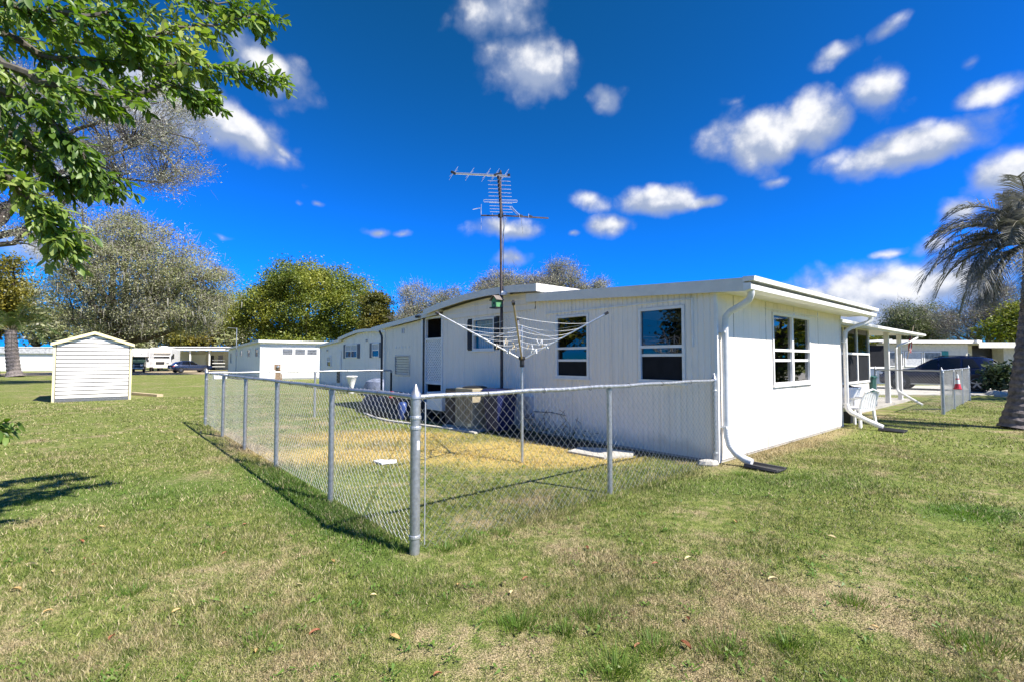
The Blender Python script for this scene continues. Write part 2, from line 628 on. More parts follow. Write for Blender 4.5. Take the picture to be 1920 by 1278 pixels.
def lawn_colour(T, pos, speck=True):
    nb = T.noise(pos, 0.33, 3.0, 0.55)
    nm = T.noise(pos, 1.5, 4.0, 0.6)
    ns = T.noise(pos, 9.0, 3.0, 0.6)
    nf = T.noise(pos, 70.0, 2.0, 0.7)
    green = T.mix(T.smooth(ns, 0.35, 0.65), (0.122, 0.166, 0.029), (0.235, 0.258, 0.066))
    x = T.math('ADD', T.math('MULTIPLY', nm, 0.62), T.math('MULTIPLY', nb, 0.38))
    x = T.math('ADD', x, T.math('MULTIPLY', T.math('SUBTRACT', ns, 0.5), 0.30))
    x = T.math('ADD', x, T.math('MULTIPLY', T.math('SUBTRACT', nf, 0.5), 0.30))
    # thin, dry places: near foreground, and the worn strip at the foot of the fence
    wob = T.math('MULTIPLY', T.math('SUBTRACT', nm, 0.5), 1.6)
    fg = ell_mask(T, pos, (0.3, 2.6), (4.2, 1.5), 0.6, wob)
    x = T.math('ADD', x, T.math('MULTIPLY', fg, 0.055))
    wornA = ell_mask(T, pos, (-4.6, 8.4), (2.6, 0.22, R(130.7)), 0.8, wob)
    x = T.math('ADD', x, T.math('MULTIPLY', wornA, 0.14))
    lush = ell_mask(T, pos, (-2.3, 5.3), (2.2, 0.35, R(130.7)), 0.6, wob)
    x = T.math('SUBTRACT', x, T.math('MULTIPLY', lush, 0.18))
    lush2 = ell_mask(T, pos, (3.4, 6.0), (1.6, 0.5, R(15)), 0.6, wob)
    x = T.math('SUBTRACT', x, T.math('MULTIPLY', lush2, 0.10))
    dry = T.smooth(x, 0.49, 0.66)
    tan = T.mix(T.smooth(nf, 0.3, 0.7), (0.250, 0.185, 0.098), (0.46, 0.37, 0.21))
    col = T.mix(dry, green, tan)
    g1 = ell_mask(T, pos, (-4.3, 5.5), (1.5, 0.8, R(20)), 0.7, wob)
    g2 = ell_mask(T, pos, (4.6, 4.8), (0.55, 0.3), 0.6, wob)
    lg = T.math('MAXIMUM', T.math('MAXIMUM', lush, T.math('MULTIPLY', lush2, .5)), T.math('MAXIMUM', T.math('MULTIPLY', g1, .55), g2))
    col = T.mix(T.math('MULTIPLY', lg, T.smooth(ns, .3, .6, .45, .9)), col, T.mix(T.smooth(nf, .35, .65), (0.045, 0.105, 0.014), (0.105, 0.205, 0.030)))
    straw = T.mix(T.smooth(nf, 0.35, 0.65), (0.42, 0.285, 0.075), (0.70, 0.53, 0.185))
    ye = None
    for c, r in (((-2.4, 7.75), (1.45, 0.70)), ((-0.1, 8.0), (1.9, 1.15)), ((-2.6, 9.5), (1.7, 0.8)), ((0.7, 7.3), (1.3, .5, .2))):
        k = ell_mask(T, pos, c, r, 0.5, wob)
        ye = k if ye is None else T.math('MAXIMUM', ye, k)
    ye = T.math('MULTIPLY', ye, T.smooth(T.math('ADD', ns, T.math('MULTIPLY', T.math('SUBTRACT', nf, .5), .5)), 0.28, 0.5))
    col = T.mix(ye, col, straw)
    # bare pale soil along the foot of the sunlit wall
    soil = ell_mask(T, pos, (W(2.9, -0.12).x, W(2.9, -0.12).y), (3.2, 0.28, TH), 0.5, wob)
    col = T.mix(T.math('MULTIPLY', soil, 0.75), col, (0.36, 0.27, 0.15))
    return col, nf, ns


def ground_mat():
    m = bpy.data.materials.new('lawn_ground')
    m.use_nodes = True
    T = NT(m.node_tree)
    T.n.clear()
    out = T.new('ShaderNodeOutputMaterial')
    P = T.new('ShaderNodeBsdfPrincipled')
    T.l.new(P.outputs[0], out.inputs[0])
    pos = T.new('ShaderNodeNewGeometry').outputs['Position']
    col, nf, ns = lawn_colour(T, pos)
    dk = T.noise(pos, 130.0, 2.0, 0.7)
    col = T.mix(T.smooth(dk, 0.48, 0.62, 0.0, 0.9), col, (0.030, 0.032, 0.012))
    T.l.new(col, P.inputs['Base Color'])
    P.inputs['Roughness'].default_value = 0.95
    P.inputs['Specular IOR Level'].default_value = 0.15
    B = T.new('ShaderNodeBump')
    B.inputs['Strength'].default_value = 0.9
    B.inputs['Distance'].default_value = 0.03
    T.l.new(T.math('ADD', T.math('MULTIPLY', nf, 0.6), ns), B.inputs['Height'])
    T.l.new(B.outputs[0], P.inputs['Normal'])
    return m


gm = MB()
gm.quad((-900, -900, 0), (900, -900, 0), (900, 900, 0), (-900, 900, 0))
link('lawn', gm.mesh('lawn', ground_mat()))['kind'] = 'structure'


def blades_mat():
    m = bpy.data.materials.new('grass_blades')
    m.use_nodes = True
    T = NT(m.node_tree)
    T.n.clear()
    out = T.new('ShaderNodeOutputMaterial')
    geo = T.new('ShaderNodeNewGeometry')
    col, nf, ns = lawn_colour(T, geo.outputs['Position'])
    rnd = geo.outputs['Random Per Island']
    hs = T.new('ShaderNodeHueSaturation')
    T.l.new(col, hs.inputs['Color'])
    T.l.new(T.math('ADD', T.math('MULTIPLY', rnd, 1.30), 0.40), hs.inputs['Value'])
    c2 = T.mix(T.smooth(rnd, 0.80, 0.86), hs.outputs[0], (0.50, 0.42, 0.24))
    c2 = T.mix(T.smooth(rnd, 0.30, 0.10, 0, 0.45), c2, (0.085, 0.125, 0.028))
    P = T.new('ShaderNodeBsdfPrincipled')
    P.inputs['Roughness'].default_value = 0.6
    P.inputs['Specular IOR Level'].default_value = 0.25
    T.l.new(c2, P.inputs['Base Color'])
    tl = T.new('ShaderNodeBsdfTranslucent')
    T.l.new(c2, tl.inputs[0])
    mx = T.new('ShaderNodeMixShader')
    mx.inputs[0].default_value = 0.3
    T.l.new(P.outputs[0], mx.inputs[1])
    T.l.new(tl.outputs[0], mx.inputs[2])
    T.l.new(mx.outputs[0], out.inputs[0])
    return m


def house_axes(x, y):
    dx, dy = x - CX, y - CY
    return dx * VX + dy * VY, -dx * VY + dy * VX      # v, u


def np_tri_mesh(name, tri_pts, mat_, per=3):
    """tri_pts (n, per, 3): n islands of one face each"""
    n = len(tri_pts)
    me = bpy.data.meshes.new(name)
    me.vertices.add(n * per)
    me.vertices.foreach_set('co', tri_pts.reshape(-1).astype(np.float32))
    me.loops.add(n * per)
    me.loops.foreach_set('vertex_index', np.arange(n * per, dtype=np.int32))
    me.polygons.add(n)
    me.polygons.foreach_set('loop_start', np.arange(0, n * per, per, dtype=np.int32))
    me.polygons.foreach_set('loop_total', np.full(n, per, dtype=np.int32))
    me.materials.append(mat_)
    me.update(calc_edges=True)
    return me


def build_grass():
    parts = []
    # rings of lawn: (near, far, blades, height, width)
    for (r0, r1, n, h, w) in ((1.7, 3.4, 170000, .020, .0042), (3.4, 6.0, 200000, .022, .006), (6.0, 11.0, 210000, .025, .010), (11.0, 24.0, 150000, .030, .020)):
        rr = np.sqrt(rng.uniform(r0 ** 2, r1 ** 2, n))
        a = rng.uniform(-0.92, 0.92, n)
        x, y = rr * np.sin(a), rr * np.cos(a)
        vv, uu = house_axes(x, y)
        keep = ~((vv > -0.02) & (vv < 15) & (uu > 0.0) & (uu < 10.9))
        keep &= ~((vv > -0.75) & (vv < 0) & (uu > 1.0) & (uu < 9.0) & (rng.random(n) < .8))
        # thin in the dry places
        f = np.sin(x * 1.7 + 2 * np.sin(y * .9)) * np.sin(y * 2.1 + 1.3 * np.sin(x * 1.1)) + np.sin(x * 4.3 + y * 2.2) * np.sin(y * 5.1 - x * 1.3) * .6
        keep &= rng.random(n) < np.clip(.75 + .35 * f, .25, 1)
        x, y, vv, uu, f = x[keep], y[keep], vv[keep], uu[keep], f[keep]
        n = len(x)
        hh = h * rng.uniform(.5, 1.5, n) * np.clip(1 + .35 * f, .5, 1.6)
        fence = (np.abs(vv + 4.97) < .22) & (uu > 0) & (uu < 9.7) | (np.abs(uu) < .15) & (vv > -4.9) & (vv < 0)
        hh = np.where(fence, hh * 1.9, hh)
        ww = w * rng.uniform(.6, 1.4, n)
        t = rng.uniform(0, 2 * np.pi, n)
        lean = rng.uniform(.1, 1.2, n) * hh
        ld = rng.uniform(0, 2 * np.pi, n)
        T_ = np.zeros((n, 3, 3))
        T_[:, 0] = np.stack([x - ww * np.cos(t) / 2, y - ww * np.sin(t) / 2, np.full(n, -.003)], 1)
        T_[:, 1] = np.stack([x + ww * np.cos(t) / 2, y + ww * np.sin(t) / 2, np.full(n, -.003)], 1)
        T_[:, 2] = np.stack([x + lean * np.cos(ld), y + lean * np.sin(ld), hh], 1)
        parts.append(T_)
    # taller tufts
    tufts = [(970, 1172, .10, 420), (1105, 1155, .09, 320), (1230, 1215, .12, 380), (1352, 1218, .12, 360), (1150, 1255, .13, 480), (1060, 1185, .06, 150),
             (880, 1015, .09, 240), (940, 1000, .09, 240), (835, 1030, .1, 260), (620, 960, .16, 420), (660, 980, .16, 380), (560, 930, .15, 300),
             (500, 880, .15, 260), (700, 1005, .1, 200), (760, 1030, .08, 200), (1440, 875, .1, 300), (1390, 890, .1, 260), (1500, 895, .12, 240),
             (1810, 960, .30, 900), (1850, 1215, .14, 300), (1790, 1200, .1, 200), (1600, 1130, .1, 220), (60, 940, .16, 380), (300, 930, .2, 380), (1480, 1210, .1, 260), (480, 1200, .08, 180), (250, 1110, .08, 160)]
    for px, py, rad, n in tufts:
        g = ground(px, py)
        x = g.x + rng.normal(0, rad * .5, n)
        y = g.y + rng.normal(0, rad * .5, n)
        hh = rng.uniform(.02, .07, n) * (1.0 if rad < .15 else .8)
        d = np.stack([x - g.x, y - g.y], 1)
        d /= np.linalg.norm(d, axis=1, keepdims=True) + 1e-6
        lean = rng.uniform(.2, .9, n) * hh
        t = rng.uniform(0, 2 * np.pi, n)
        ww = rng.uniform(.003, .007, n)
        T_ = np.zeros((n, 3, 3))
        T_[:, 0] = np.stack([x - ww * np.cos(t) / 2, y - ww * np.sin(t) / 2, np.full(n, -.003)], 1)
        T_[:, 1] = np.stack([x + ww * np.cos(t) / 2, y + ww * np.sin(t) / 2, np.full(n, -.003)], 1)
        T_[:, 2] = np.stack([x + lean * d[:, 0], y + lean * d[:, 1], hh], 1)
        parts.append(T_)
    # rank growth the mower misses along the outside of the fence
    for i in range(100):
        u_, v_ = rng.uniform(.25, 4.6) ** 1.0, -5.0 - abs(rng.normal(0, .16))
        p_ = W(v_, u_)
        n = 34
        x = p_.x + rng.normal(0, .07, n)
        y = p_.y + rng.normal(0, .07, n)
        hh = rng.uniform(.02, .06, n)
        t = rng.uniform(0, 2 * np.pi, n)
        ld = rng.uniform(0, 2 * np.pi, n)
        lean = rng.uniform(.2, .9, n) * hh
        ww = rng.uniform(.006, .014, n)
        T_ = np.zeros((n, 3, 3))
        T_[:, 0] = np.stack([x - ww * np.cos(t) / 2, y - ww * np.sin(t) / 2, np.full(n, -.003)], 1)
        T_[:, 1] = np.stack([x + ww * np.cos(t) / 2, y + ww * np.sin(t) / 2, np.full(n, -.003)], 1)
        T_[:, 2] = np.stack([x + lean * np.cos(ld), y + lean * np.sin(ld), hh], 1)
        parts.append(T_)
    # flat rosettes of broad-leaved weeds
    for i in range(620):
        r_ = 1.9 + 5.2 * rng.random() ** 1.3
        a_ = rng.uniform(-.85, .85)
        gx, gy = r_ * math.sin(a_), r_ * math.cos(a_)
        vv_, uu_ = house_axes(gx, gy)
        if vv_ > -.6 and uu_ > -.3:
            continue
        n = rng.integers(6, 16)
        rad = rng.uniform(.012, .038)
        t = rng.uniform(0, 2 * np.pi, n)
        L = rad * rng.uniform(.6, 1.2, n)
        ww = L * .42
        ox, oy = gx + rng.normal(0, .025, n), gy + rng.normal(0, .025, n)
        z0_ = rng.uniform(.004, .014, n)
        T_ = np.zeros((n, 3, 3))
        T_[:, 0] = np.stack([ox, oy, z0_], 1)
        T_[:, 1] = np.stack([ox + L * np.cos(t) - ww * np.sin(t) * .5, oy + L * np.sin(t) + ww * np.cos(t) * .5, z0_ + L * rng.uniform(.2, .6, n)], 1)
        T_[:, 2] = np.stack([ox + L * np.cos(t) + ww * np.sin(t) * .5, oy + L * np.sin(t) - ww * np.cos(t) * .5, z0_ + L * rng.uniform(.2, .6, n)], 1)
        parts.append(T_)
    lawn = np.concatenate(parts[:4])
    o = link('grass', np_tri_mesh('grass', lawn, blades_mat()))
    tag(o, 'short mown grass blades, green mixed with dry tan, all over the lawn', 'grass', kind='stuff')
    tm = foliage_mat('tuft_blades', [(0.05, 0.11, 0.012), (0.09, 0.17, 0.022), (0.14, 0.22, 0.035), (0.19, 0.19, .06)], .3, .5)
    o = link('grass_tufts', np_tri_mesh('grass_tufts', np.concatenate(parts[4:]), tm))
    tag(o, 'greener taller grass tufts and weeds scattered over the lawn', 'grass', kind='stuff')


build_grass()

# driveways, soil, kerb
M_DIRT = mat('sandy_soil', (0.40, 0.31, 0.19), 0.95, var=0.15, nscale=.6, bump=.5, bscale=9, col2=(0.25, 0.2, 0.12))
M_MULCH = mat('dark_mulch', (0.045, 0.033, 0.025), 0.95, var=.3, nscale=12, bump=1.0, bscale=60, col2=(0.02, 0.015, .012))
M_SLABC = mat('pale_concrete', (0.46, 0.43, 0.37), 0.9, var=.12, nscale=3, bump=.2, bscale=40)


def sheet(name, pts, m, z=.004):
    mb = MB()
    mb.quad(*[(p[0], p[1], z) for p in pts])
    o = link(name, mb.mesh(name, m))
    o['kind'] = 'structure'
    return o


sheet('dirt_driveway', [(-58, 48), (-44, 47.5), (-34, 52), (-31, 60), (-34, 72), (-62, 72)], M_DIRT)
drv = MB()
drv.prism([(14.6, 21.0), (27.5, 20.2), (60, 22.0), (60, 30.5), (14.6, 27.8)], 'z', -.1, .03)
link('driveway', drv.mesh('driveway', M_SLABC))['kind'] = 'structure'
# mulch bed under the shaded wall
bed = MB()
pts = [W(0, .25), W(0, 8.3)] + [W(-.62 - .1 * math.sin(k * 1.7) - (.25 if k > 9 else 0), 8.3 - k * .42) for k in range(0, 16)] + [W(-.45, 1.2), W(-.28, .4)]
bed.quad(*[(p.x, p.y, .006) for p in pts])
link('mulch_bed', bed.mesh('mulch_bed', M_MULCH))['kind'] = 'structure'

# ------------------------------------------------------------------ the house with the shaded and the sunlit wall
def spans(z0, z1, holes, a, b):
    """vertical runs of wall between z0 and z1 left by the holes over the strip a..b"""
    cut = sorted((h[2], h[3]) for h in holes if h[0] < (a + b) / 2 < h[1])
    out, z = [], z0
    for c0, c1 in cut:
        if c0 > z:
            out.append((z, c0))
        z = c1
    out.append((z, None))
    return out


def rib_wall(a0, a1, z0, ztop, holes=(), face=0.0, axis='u', pitch=.10, groove=.024, depth=.016, wide=None):
    """one sheet of ribbed aluminium siding; axis 'u': in the plane v=face, else in the plane u=face"""
    mb = MB()
    bp = set([a0, a1])
    k0 = math.ceil(a0 / pitch)
    offs = {}
    k = k0
    while k * pitch < a1:
        c = k * pitch
        for d, o in ((-groove / 2, 0), (0, depth), (groove / 2, 0)):
            if a0 < c + d < a1:
                offs[round(c + d, 5)] = o
                bp.add(round(c + d, 5))
        k += 1
    for h in holes:
        for e in h[:2]:
            if a0 < e < a1:
                bp.add(round(e, 5))
    bp = sorted(bp)

    def P(a, o, z):
        return (face + o, a, z) if axis == 'u' else (a, face + o, z)
    for a, b in zip(bp[:-1], bp[1:]):
        oa, ob_ = offs.get(a, 0), offs.get(b, 0)
        for (s, e) in spans(z0, None, holes, a, b):
            ea = ztop(a) if e is None else e
            eb = ztop(b) if e is None else e
            mb.quad(P(a, oa, s), P(b, ob_, s), P(b, ob_, eb), P(a, oa, ea))
    return mb


def lap_wall(a0, a1, z0, ztop, face=0.0, lap=.125, th=.022):
    """horizontal lap boards, each board a mesh of its own, following the roof line at the top"""
    out = []
    z = z0
    n = 10
    while z < max(ztop(a0), ztop(a1), ztop((a0 + a1) / 2)):
        mb = MB()
        xs = [a0 + (a1 - a0) * i / n for i in range(n + 1)]
        for a, b in zip(xs[:-1], xs[1:]):
            ta, tb = min(z + lap, ztop(a)), min(z + lap, ztop(b))
            if ta <= z + .002 and tb <= z + .002:
                continue
            ta, tb = max(ta, z), max(tb, z)
            mb.quad((face - th, a, z), (face - th, b, z), (face, b, tb), (face, a, ta))
            mb.quad((face, a, z), (face, b, z), (face - th, b, z), (face - th, a, z))
        if mb.f:
            out.append(mb)
        z += lap
    return out


def window(th, plane, face, a0, a1, z0, z1, mid, sash=None, split=None, m_up=None, m_low=None, parent=None, frame=.045):
    """single or double hung window; returns the window part. axis as for rib_wall; outward is -face direction"""
    def B(mb, a, b, zz0, zz1, o0, o1):
        if plane == 'u':
            mb.box(face + o0, face + o1, a, b, zz0, zz1)
        else:
            mb.box(a, b, face + o0, face + o1, zz0, zz1)
        return mb
    fr = MB()
    f = frame
    B(fr, a0 - f, a0, z0 - f, z1 + f, -.016, .07)
    B(fr, a1, a1 + f, z0 - f, z1 + f, -.016, .07)
    B(fr, a0, a1, z1, z1 + f, -.016, .07)
    B(fr, a0, a1, z0 - f, z0, -.016, .07)
    B(fr, a0, a1, mid - f / 2, mid + f / 2, -.012, .06)
    cells = [(a0, a1)]
    if split:
        B(fr, split - f, split + f, z0, mid - f / 2, -.013, .065)
        B(fr, split - f, split + f, mid + f / 2, z1, -.013, .065)
        cells = [(a0, split - f), (split + f, a1)]
    w = th.part('window', fr, M_TRIM, parent)
    for (ca, cb) in cells:
        g = B(MB(), ca, cb, mid + f / 2, z1, .022, .026)
        th.part('pane', g, m_up or M_GLASS, w)
        if sash:
            s = B(MB(), ca, cb, sash - .022, sash + .022, .018, .045)
            th.part('sash', s, M_TRIM, w)
            g = B(MB(), ca, cb, sash + .022, mid - f / 2, .028, .032)
            th.part('pane', g, M_GLASS, w)
            g = B(MB(), ca, cb, z0, sash - .022, .03, .032)
            th.part('insect_screen', g, m_low or M_GLASS, w)
        else:
            g = B(MB(), ca, cb, z0, mid - f / 2, .028, .032)
            th.part('pane', g, m_low or M_GLASS, w)
    sl = B(MB(), a0 - .07, a1 + .07, z0 - f - .03, z0 - f - .001, -.035, .03)
    th.part('sill', sl, M_TRIM, w)
    return w


def zadd(u):                                  # top of the added room's roof
    return 2.63 + .055 * (u + .45)


BOW = [(3.62, 3.03), (4.4, 3.085), (5.2, 3.10), (6.1, 3.07), (7.0, 2.985), (7.5, 2.93), (8.05, 2.85)]


def zbow(u):
    for (a, za), (b, zb) in zip(BOW[:-1], BOW[1:]):
        if u <= b:
            return za + (zb - za) * (u - a) / (b - a)
    return BOW[-1][1]


def zcar(u):
    return 2.83 - .28 * (u - 7.5) / 4.04


H = Thing('mobile_home', 'white ribbed-siding mobile home with flat added room and bowed roof, behind the chain-link yard', 'mobile home', (0, 0, 0), True)

# shaded wall of the added room
holes = [(.50, 1.35, 1.14, 2.36), (2.42, 3.28, 1.16, 2.37)]
for a, b in ((0.035, .95), (.95, 1.9), (1.9, 2.85), (2.85, 3.85)):
    H.part('wall_panel', rib_wall(a + .0015, b - .0015, .04, lambda u: zadd(u) - .10, holes, 0.0, 'u', .098, .03, .014), M_WALL)
w2 = window(H, 'u', 0, .55, 1.30, 1.19, 2.31, 1.72, 1.585, m_low=M_SCREEN)
w1 = window(H, 'u', 0, 2.47, 3.23, 1.21, 2.32, 1.73, 1.50, m_low=M_SCREEN)
tr = MB().box(-.022, -.003, .36, .385, 1.7, 2.44)
tr.box(-.022, -.003, .385, 3.55, 2.425, 2.445)
H.part('awning_rail', tr, M_TRIM)
# sunlit wall
shole = [(2.0, 3.86, 1.06, 2.34)]
for a, b in ((0.035, .55), (.55, 1.75), (1.75, 3.05), (3.05, 4.35), (4.35, 5.80)):
    H.part('wall_panel', rib_wall(a + .007, b - .007, .04, lambda v: 2.50, shole, 0.0, 'v', .30, .02, .008), M_WALL)
window(H, 'v', 0, 2.06, 3.80, 1.11, 2.29, 1.68, 1.50, 2.93)
ar = MB().box(1.72, 4.3, -.022, -.003, 2.375, 2.392)
H.part('awning_rail', ar, M_TRIM)
mbk = MB()
for i in range(16):
    mbk.box(2.85 + i * .062, 2.88 + i * .062, -.03, -.001, 1.015, 1.03)
H.part('weep_strip', mbk, M_GALV)
for v_ in (.55, 1.75, 3.05, 4.35):
    for za, zb in (((.05, 1.0), (2.4, 2.49)) if v_ == 3.05 else ((.05, 2.49),)):
        H.part('seam_batten', MB().box(v_ - .03, v_ + .03, .010, .018, za, zb), M_DARK)
# corner posts
cp = MB().box(-.012, .035, -.012, .035, .02, 2.52)
H.part('corner_trim', cp, M_TRIM)
cp = MB().box(5.80, 5.84, -.012, .04, .02, 2.50)
H.part('corner_trim', cp, M_TRIM)
sk = MB().box(.036, 5.80, .012, .03, -.05, .045).box(.012, .03, .036, 3.85, -.05, .045)
H.part('footing', sk, M_CONC)
# inside of the added room
rm = MB().quad((.05, .05, .12), (5.78, .05, .12), (5.78, 3.8, .12), (.05, 3.8, .12))
H.part('room_floor', rm, M_FLOORB)
rm = MB().box(.05, 5.78, 3.80, 3.84, .0, 2.55).box(5.78, 5.798, .05, 3.8, 0, 2.5)
H.part('inner_wall', rm, M_INNER)
cur = MB()
for i in range(8):
    cur.box(.12 + .006 * (i % 2), .135 + .006 * (i % 2), 1.10 + i * .022, 1.118 + i * .022, 1.15, 1.66)
H.part('curtain', cur, M_WPLAS)
dr = MB().box(2.38, 2.75, .35, .36, 1.05, 1.62).box(3.18, 3.62, .35, .36, 1.05, 1.6)
H.part('cabinet', dr, mat('brown_cabinet', (0.26, 0.17, 0.12), 0.6, var=.1))
cur = MB()
for i in range(10):
    cur.box(2.10 + i * .024, 2.118 + i * .024, .14 + .008 * (i % 2), .15 + .008 * (i % 2), 1.12, 1.62)
H.part('curtain', cur, mat('blue_curtain', (0.45, 0.55, 0.58), 0.9, var=.2, nscale=30))
# roof of the added room
rf = MB().prism([(-.44, zadd(-.44) - .05), (4.02, zadd(4.02) - .05), (4.02, zadd(4.02)), (-.44, zadd(-.44))], 'x', -.085, 6.4)
H.part('roof', rf, M_ROOF)
fa = MB().prism([(-.455, zadd(-.455) - .175), (4.03, zadd(4.03) - .165), (4.03, zadd(4.03) + .012), (-.455, zadd(-.455) + .012)], 'x', -.115, -.088)
H.part('fascia', fa, M_FASCIA)
so = MB().box(-.087, 6.38, -.44, .033, 2.50, 2.515)
H.part('soffit', so, M_TRIM)
gt = MB()
z0 = 2.455
gt.prism([(-.59, z0 + .132), (-.60, z0 + .195), (-.44, z0 + .202), (-.43, z0 + .132)], 'x', -.117, 6.41)
H.part('drip_edge', gt, M_TRIM)
gt = MB().prism([(-.45, z0 - .01), (-.545, z0 + .02), (-.555, z0 + .085), (-.545, z0 + .088), (-.535, z0 + .03), (-.45, z0 + .002)], 'x', -.117, 6.41)
gt.prism([(-.553, z0 + .02), (-.45, z0 + .0), (-.45, z0 + .108), (-.553, z0 + .106)], 'x', -.125, -.118)
gt.prism([(-.553, z0 + .02), (-.45, z0 + .0), (-.45, z0 + .108), (-.553, z0 + .106)], 'x', 6.411, 6.418)
H.part('gutter', gt, M_TRIM)
bx = MB().box(-.117, 6.41, -.449, -.441, z0 - .002, z0 + .131)
H.part('fascia', bx, M_FASCIA)

# end wall of the old trailer
thole = [(5.04, 6.27, 1.74, 2.50)]
for a, b in ((3.85, 4.9), (4.9, 6.4), (6.4, 7.40)):
    H.part('wall_panel', rib_wall(a + .0015, b - .0015, .04, lambda u: 2.56, thole, 0.004, 'u', .075, .03, .016), M_WALL)
for mb in lap_wall(3.86, 7.39, 2.56, lambda u: zbow(u) - .15, 0.002):
    H.part('siding_board', mb, M_WALL)
window(H, 'u', .004, 5.27, 6.03, 1.78, 2.45, 2.10, m_up=M_GLASSC, m_low=M_GLASSC)
for a, b in ((6.08, 6.26), (5.05, 5.22)):
    sh_ = MB().box(-.022, .003, a, b, 1.76, 2.47)
    for i in range(16):
        sh_.obox((-.024, (a + b) / 2, 1.80 + i * .042), (.008, b - a - .04, .03), (0, .4, 0))
    H.part('shutter', sh_, M_BLACK)
vl = MB()
for i in range(9):
    vl.box(.10 + .01 * (i % 2), .115 + .01 * (i % 2), 5.28 + i * .083, 5.36 + i * .083, 2.26, 2.44)
H.part('valance', vl, mat('yellow_valance', (0.5, 0.44, 0.16), 0.9, var=.15, nscale=20))
bl = MB()
for i in range(11):
    bl.box(.13, .14, 5.29 + i * .067, 5.33 + i * .067, 1.79, 2.25)
H.part('blind', bl, M_WPLAS)
rm = MB().box(1.2, 1.23, 3.9, 7.38, 0, 2.7)
H.part('inner_wall', rm, M_INNER)
bp = [(u, z) for u, z in BOW] + [(u, z - .06) for u, z in reversed(BOW)]
H.part('roof', MB().prism(bp, 'x', -.20, 14.0), M_ROOF)
bp = [(u, z + .01) for u, z in BOW] + [(u, z - .145) for u, z in reversed(BOW)]
H.part('fascia', MB().prism(bp, 'x', -.225, -.202), M_FASCIA)
H.part('fascia', MB().box(-.225, 14.0, 3.60, 3.618, 2.885, 3.045), M_FASCIA)
H.part('soffit', MB().prism([(u, z - .075) for u, z in BOW] + [(u, z - .085) for u, z in reversed(BOW)], 'x', -.20, .0), mat('soffit_board', (0.5, 0.42, 0.3), .7))

# lattice bay and store under the lean-to roof
fr = MB().box(-.02, .05, 7.40, 7.455, .04, 2.70).box(-.02, .05, 8.24, 8.30, .04, 2.66).box(-.018, .045, 7.455, 8.24, 2.04, 2.10).box(-.018, .045, 7.455, 8.24, .86, .92).box(-.018, .045, 7.455, 8.24, 2.62, 2.68).box(-.018, .045, 7.455, 8.24, .42, .48)
H.part('bay_frame', fr, M_TRIM)
la = MB()
s = .075
k = -30
la_u0, la_u1, la_z0, la_z1 = 7.455, 8.24, .92, 2.04


def clip_seg(p, q):
    """Liang-Barsky against the lattice rectangle"""
    t0, t1 = 0.0, 1.0
    dx, dz = q[0] - p[0], q[1] - p[1]
    for pp, qq in ((-dx, p[0] - la_u0), (dx, la_u1 - p[0]), (-dz, p[1] - la_z0), (dz, la_z1 - p[1])):
        if abs(pp) < 1e-9:
            if qq < 0:
                return None
        else:
            r = qq / pp
            if pp < 0:
                t0 = max(t0, r)
            else:
                t1 = min(t1, r)
    if t0 >= t1:
        return None
    return (p[0] + dx * t0, p[1] + dz * t0), (p[0] + dx * t1, p[1] + dz * t1)


for sgn, off in ((1, 0.0), (-1, .007)):
    for i in range(-30, 60):
        c = la_u0 + i * s * 1.2
        sg = clip_seg((c, la_z0), (c + sgn * 2.0, la_z0 + 2.0))
        if sg:
            (a, za), (b, zb) = sg
            if math.hypot(b - a, zb - za) > .03:
                la.obox((.01 + off, (a + b) / 2, (za + zb) / 2), (.006, math.hypot(b - a, zb - za), .036), (math.atan2(zb - za, b - a), 0, 0))
H.part('lattice_panel', la, M_WPLAS)
H.part('skirt_panel', MB().box(.01, .03, 7.455, 8.24, .02, .42), M_WALL)
# dark store inside
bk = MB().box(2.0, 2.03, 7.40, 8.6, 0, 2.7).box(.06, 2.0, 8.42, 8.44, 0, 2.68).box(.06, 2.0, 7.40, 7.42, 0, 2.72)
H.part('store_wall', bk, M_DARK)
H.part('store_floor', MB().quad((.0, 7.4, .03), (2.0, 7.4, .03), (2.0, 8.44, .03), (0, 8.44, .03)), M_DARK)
H.part('post', MB().box(-.05, .05, 8.36, 8.46, 0, 2.64), M_TRIM)
H.part('post', MB().box(-.045, -.005, 8.302, 8.358, 0, 2.66), M_BLACK)
vh = [(9.20, 10.14, 1.04, 1.66)]
for a, b in ((8.46, 9.05), (9.05, 10.3), (10.3, 10.80)):
    H.part('wall_panel', rib_wall(a + .0015, b - .0015, .04, lambda u: zcar(u) - .12, vh, .03, 'u', .15, .015, .006), M_WALL)
jw = MB().box(.012, .09, 9.20, 9.24, 1.04, 1.66).box(.012, .09, 10.10, 10.14, 1.04, 1.66).box(.012, .09, 9.24, 10.10, 1.62, 1.66).box(.012, .09, 9.24, 10.10, 1.04, 1.08)
J = H.part('window', jw, M_GALV)
for i in range(7):
    sl = MB().obox((.05, 9.67, 1.115 + i * .076), (.008, .86, .07), (0, -.45, 0))
    H.part('jalousie_slat', sl, M_WPLAS, J)
H.part('window_backing', MB().box(.10, .11, 9.24, 10.10, 1.08, 1.62), M_INNER)
vt = MB().box(.014, .029, 9.55, 9.60, 2.30, 2.44).box(.014, .029, 9.66, 9.71, 2.30, 2.44)
H.part('vent', vt, M_GALV)
dm = MB()
for i in range(5):
    dm.box(.015, .029, 9.25 + i * .2, 9.31 + i * .2, 1.86, 1.92)
H.part('wall_patch', dm, M_TRIM)
H.part('end_wall', MB().box(.031, 6.0, 10.80, 10.83, 0, 2.48), M_WALL)
H.part('corner_trim', MB().box(.015, .05, 10.80, 10.85, .02, zcar(10.8) - .11), M_TRIM)
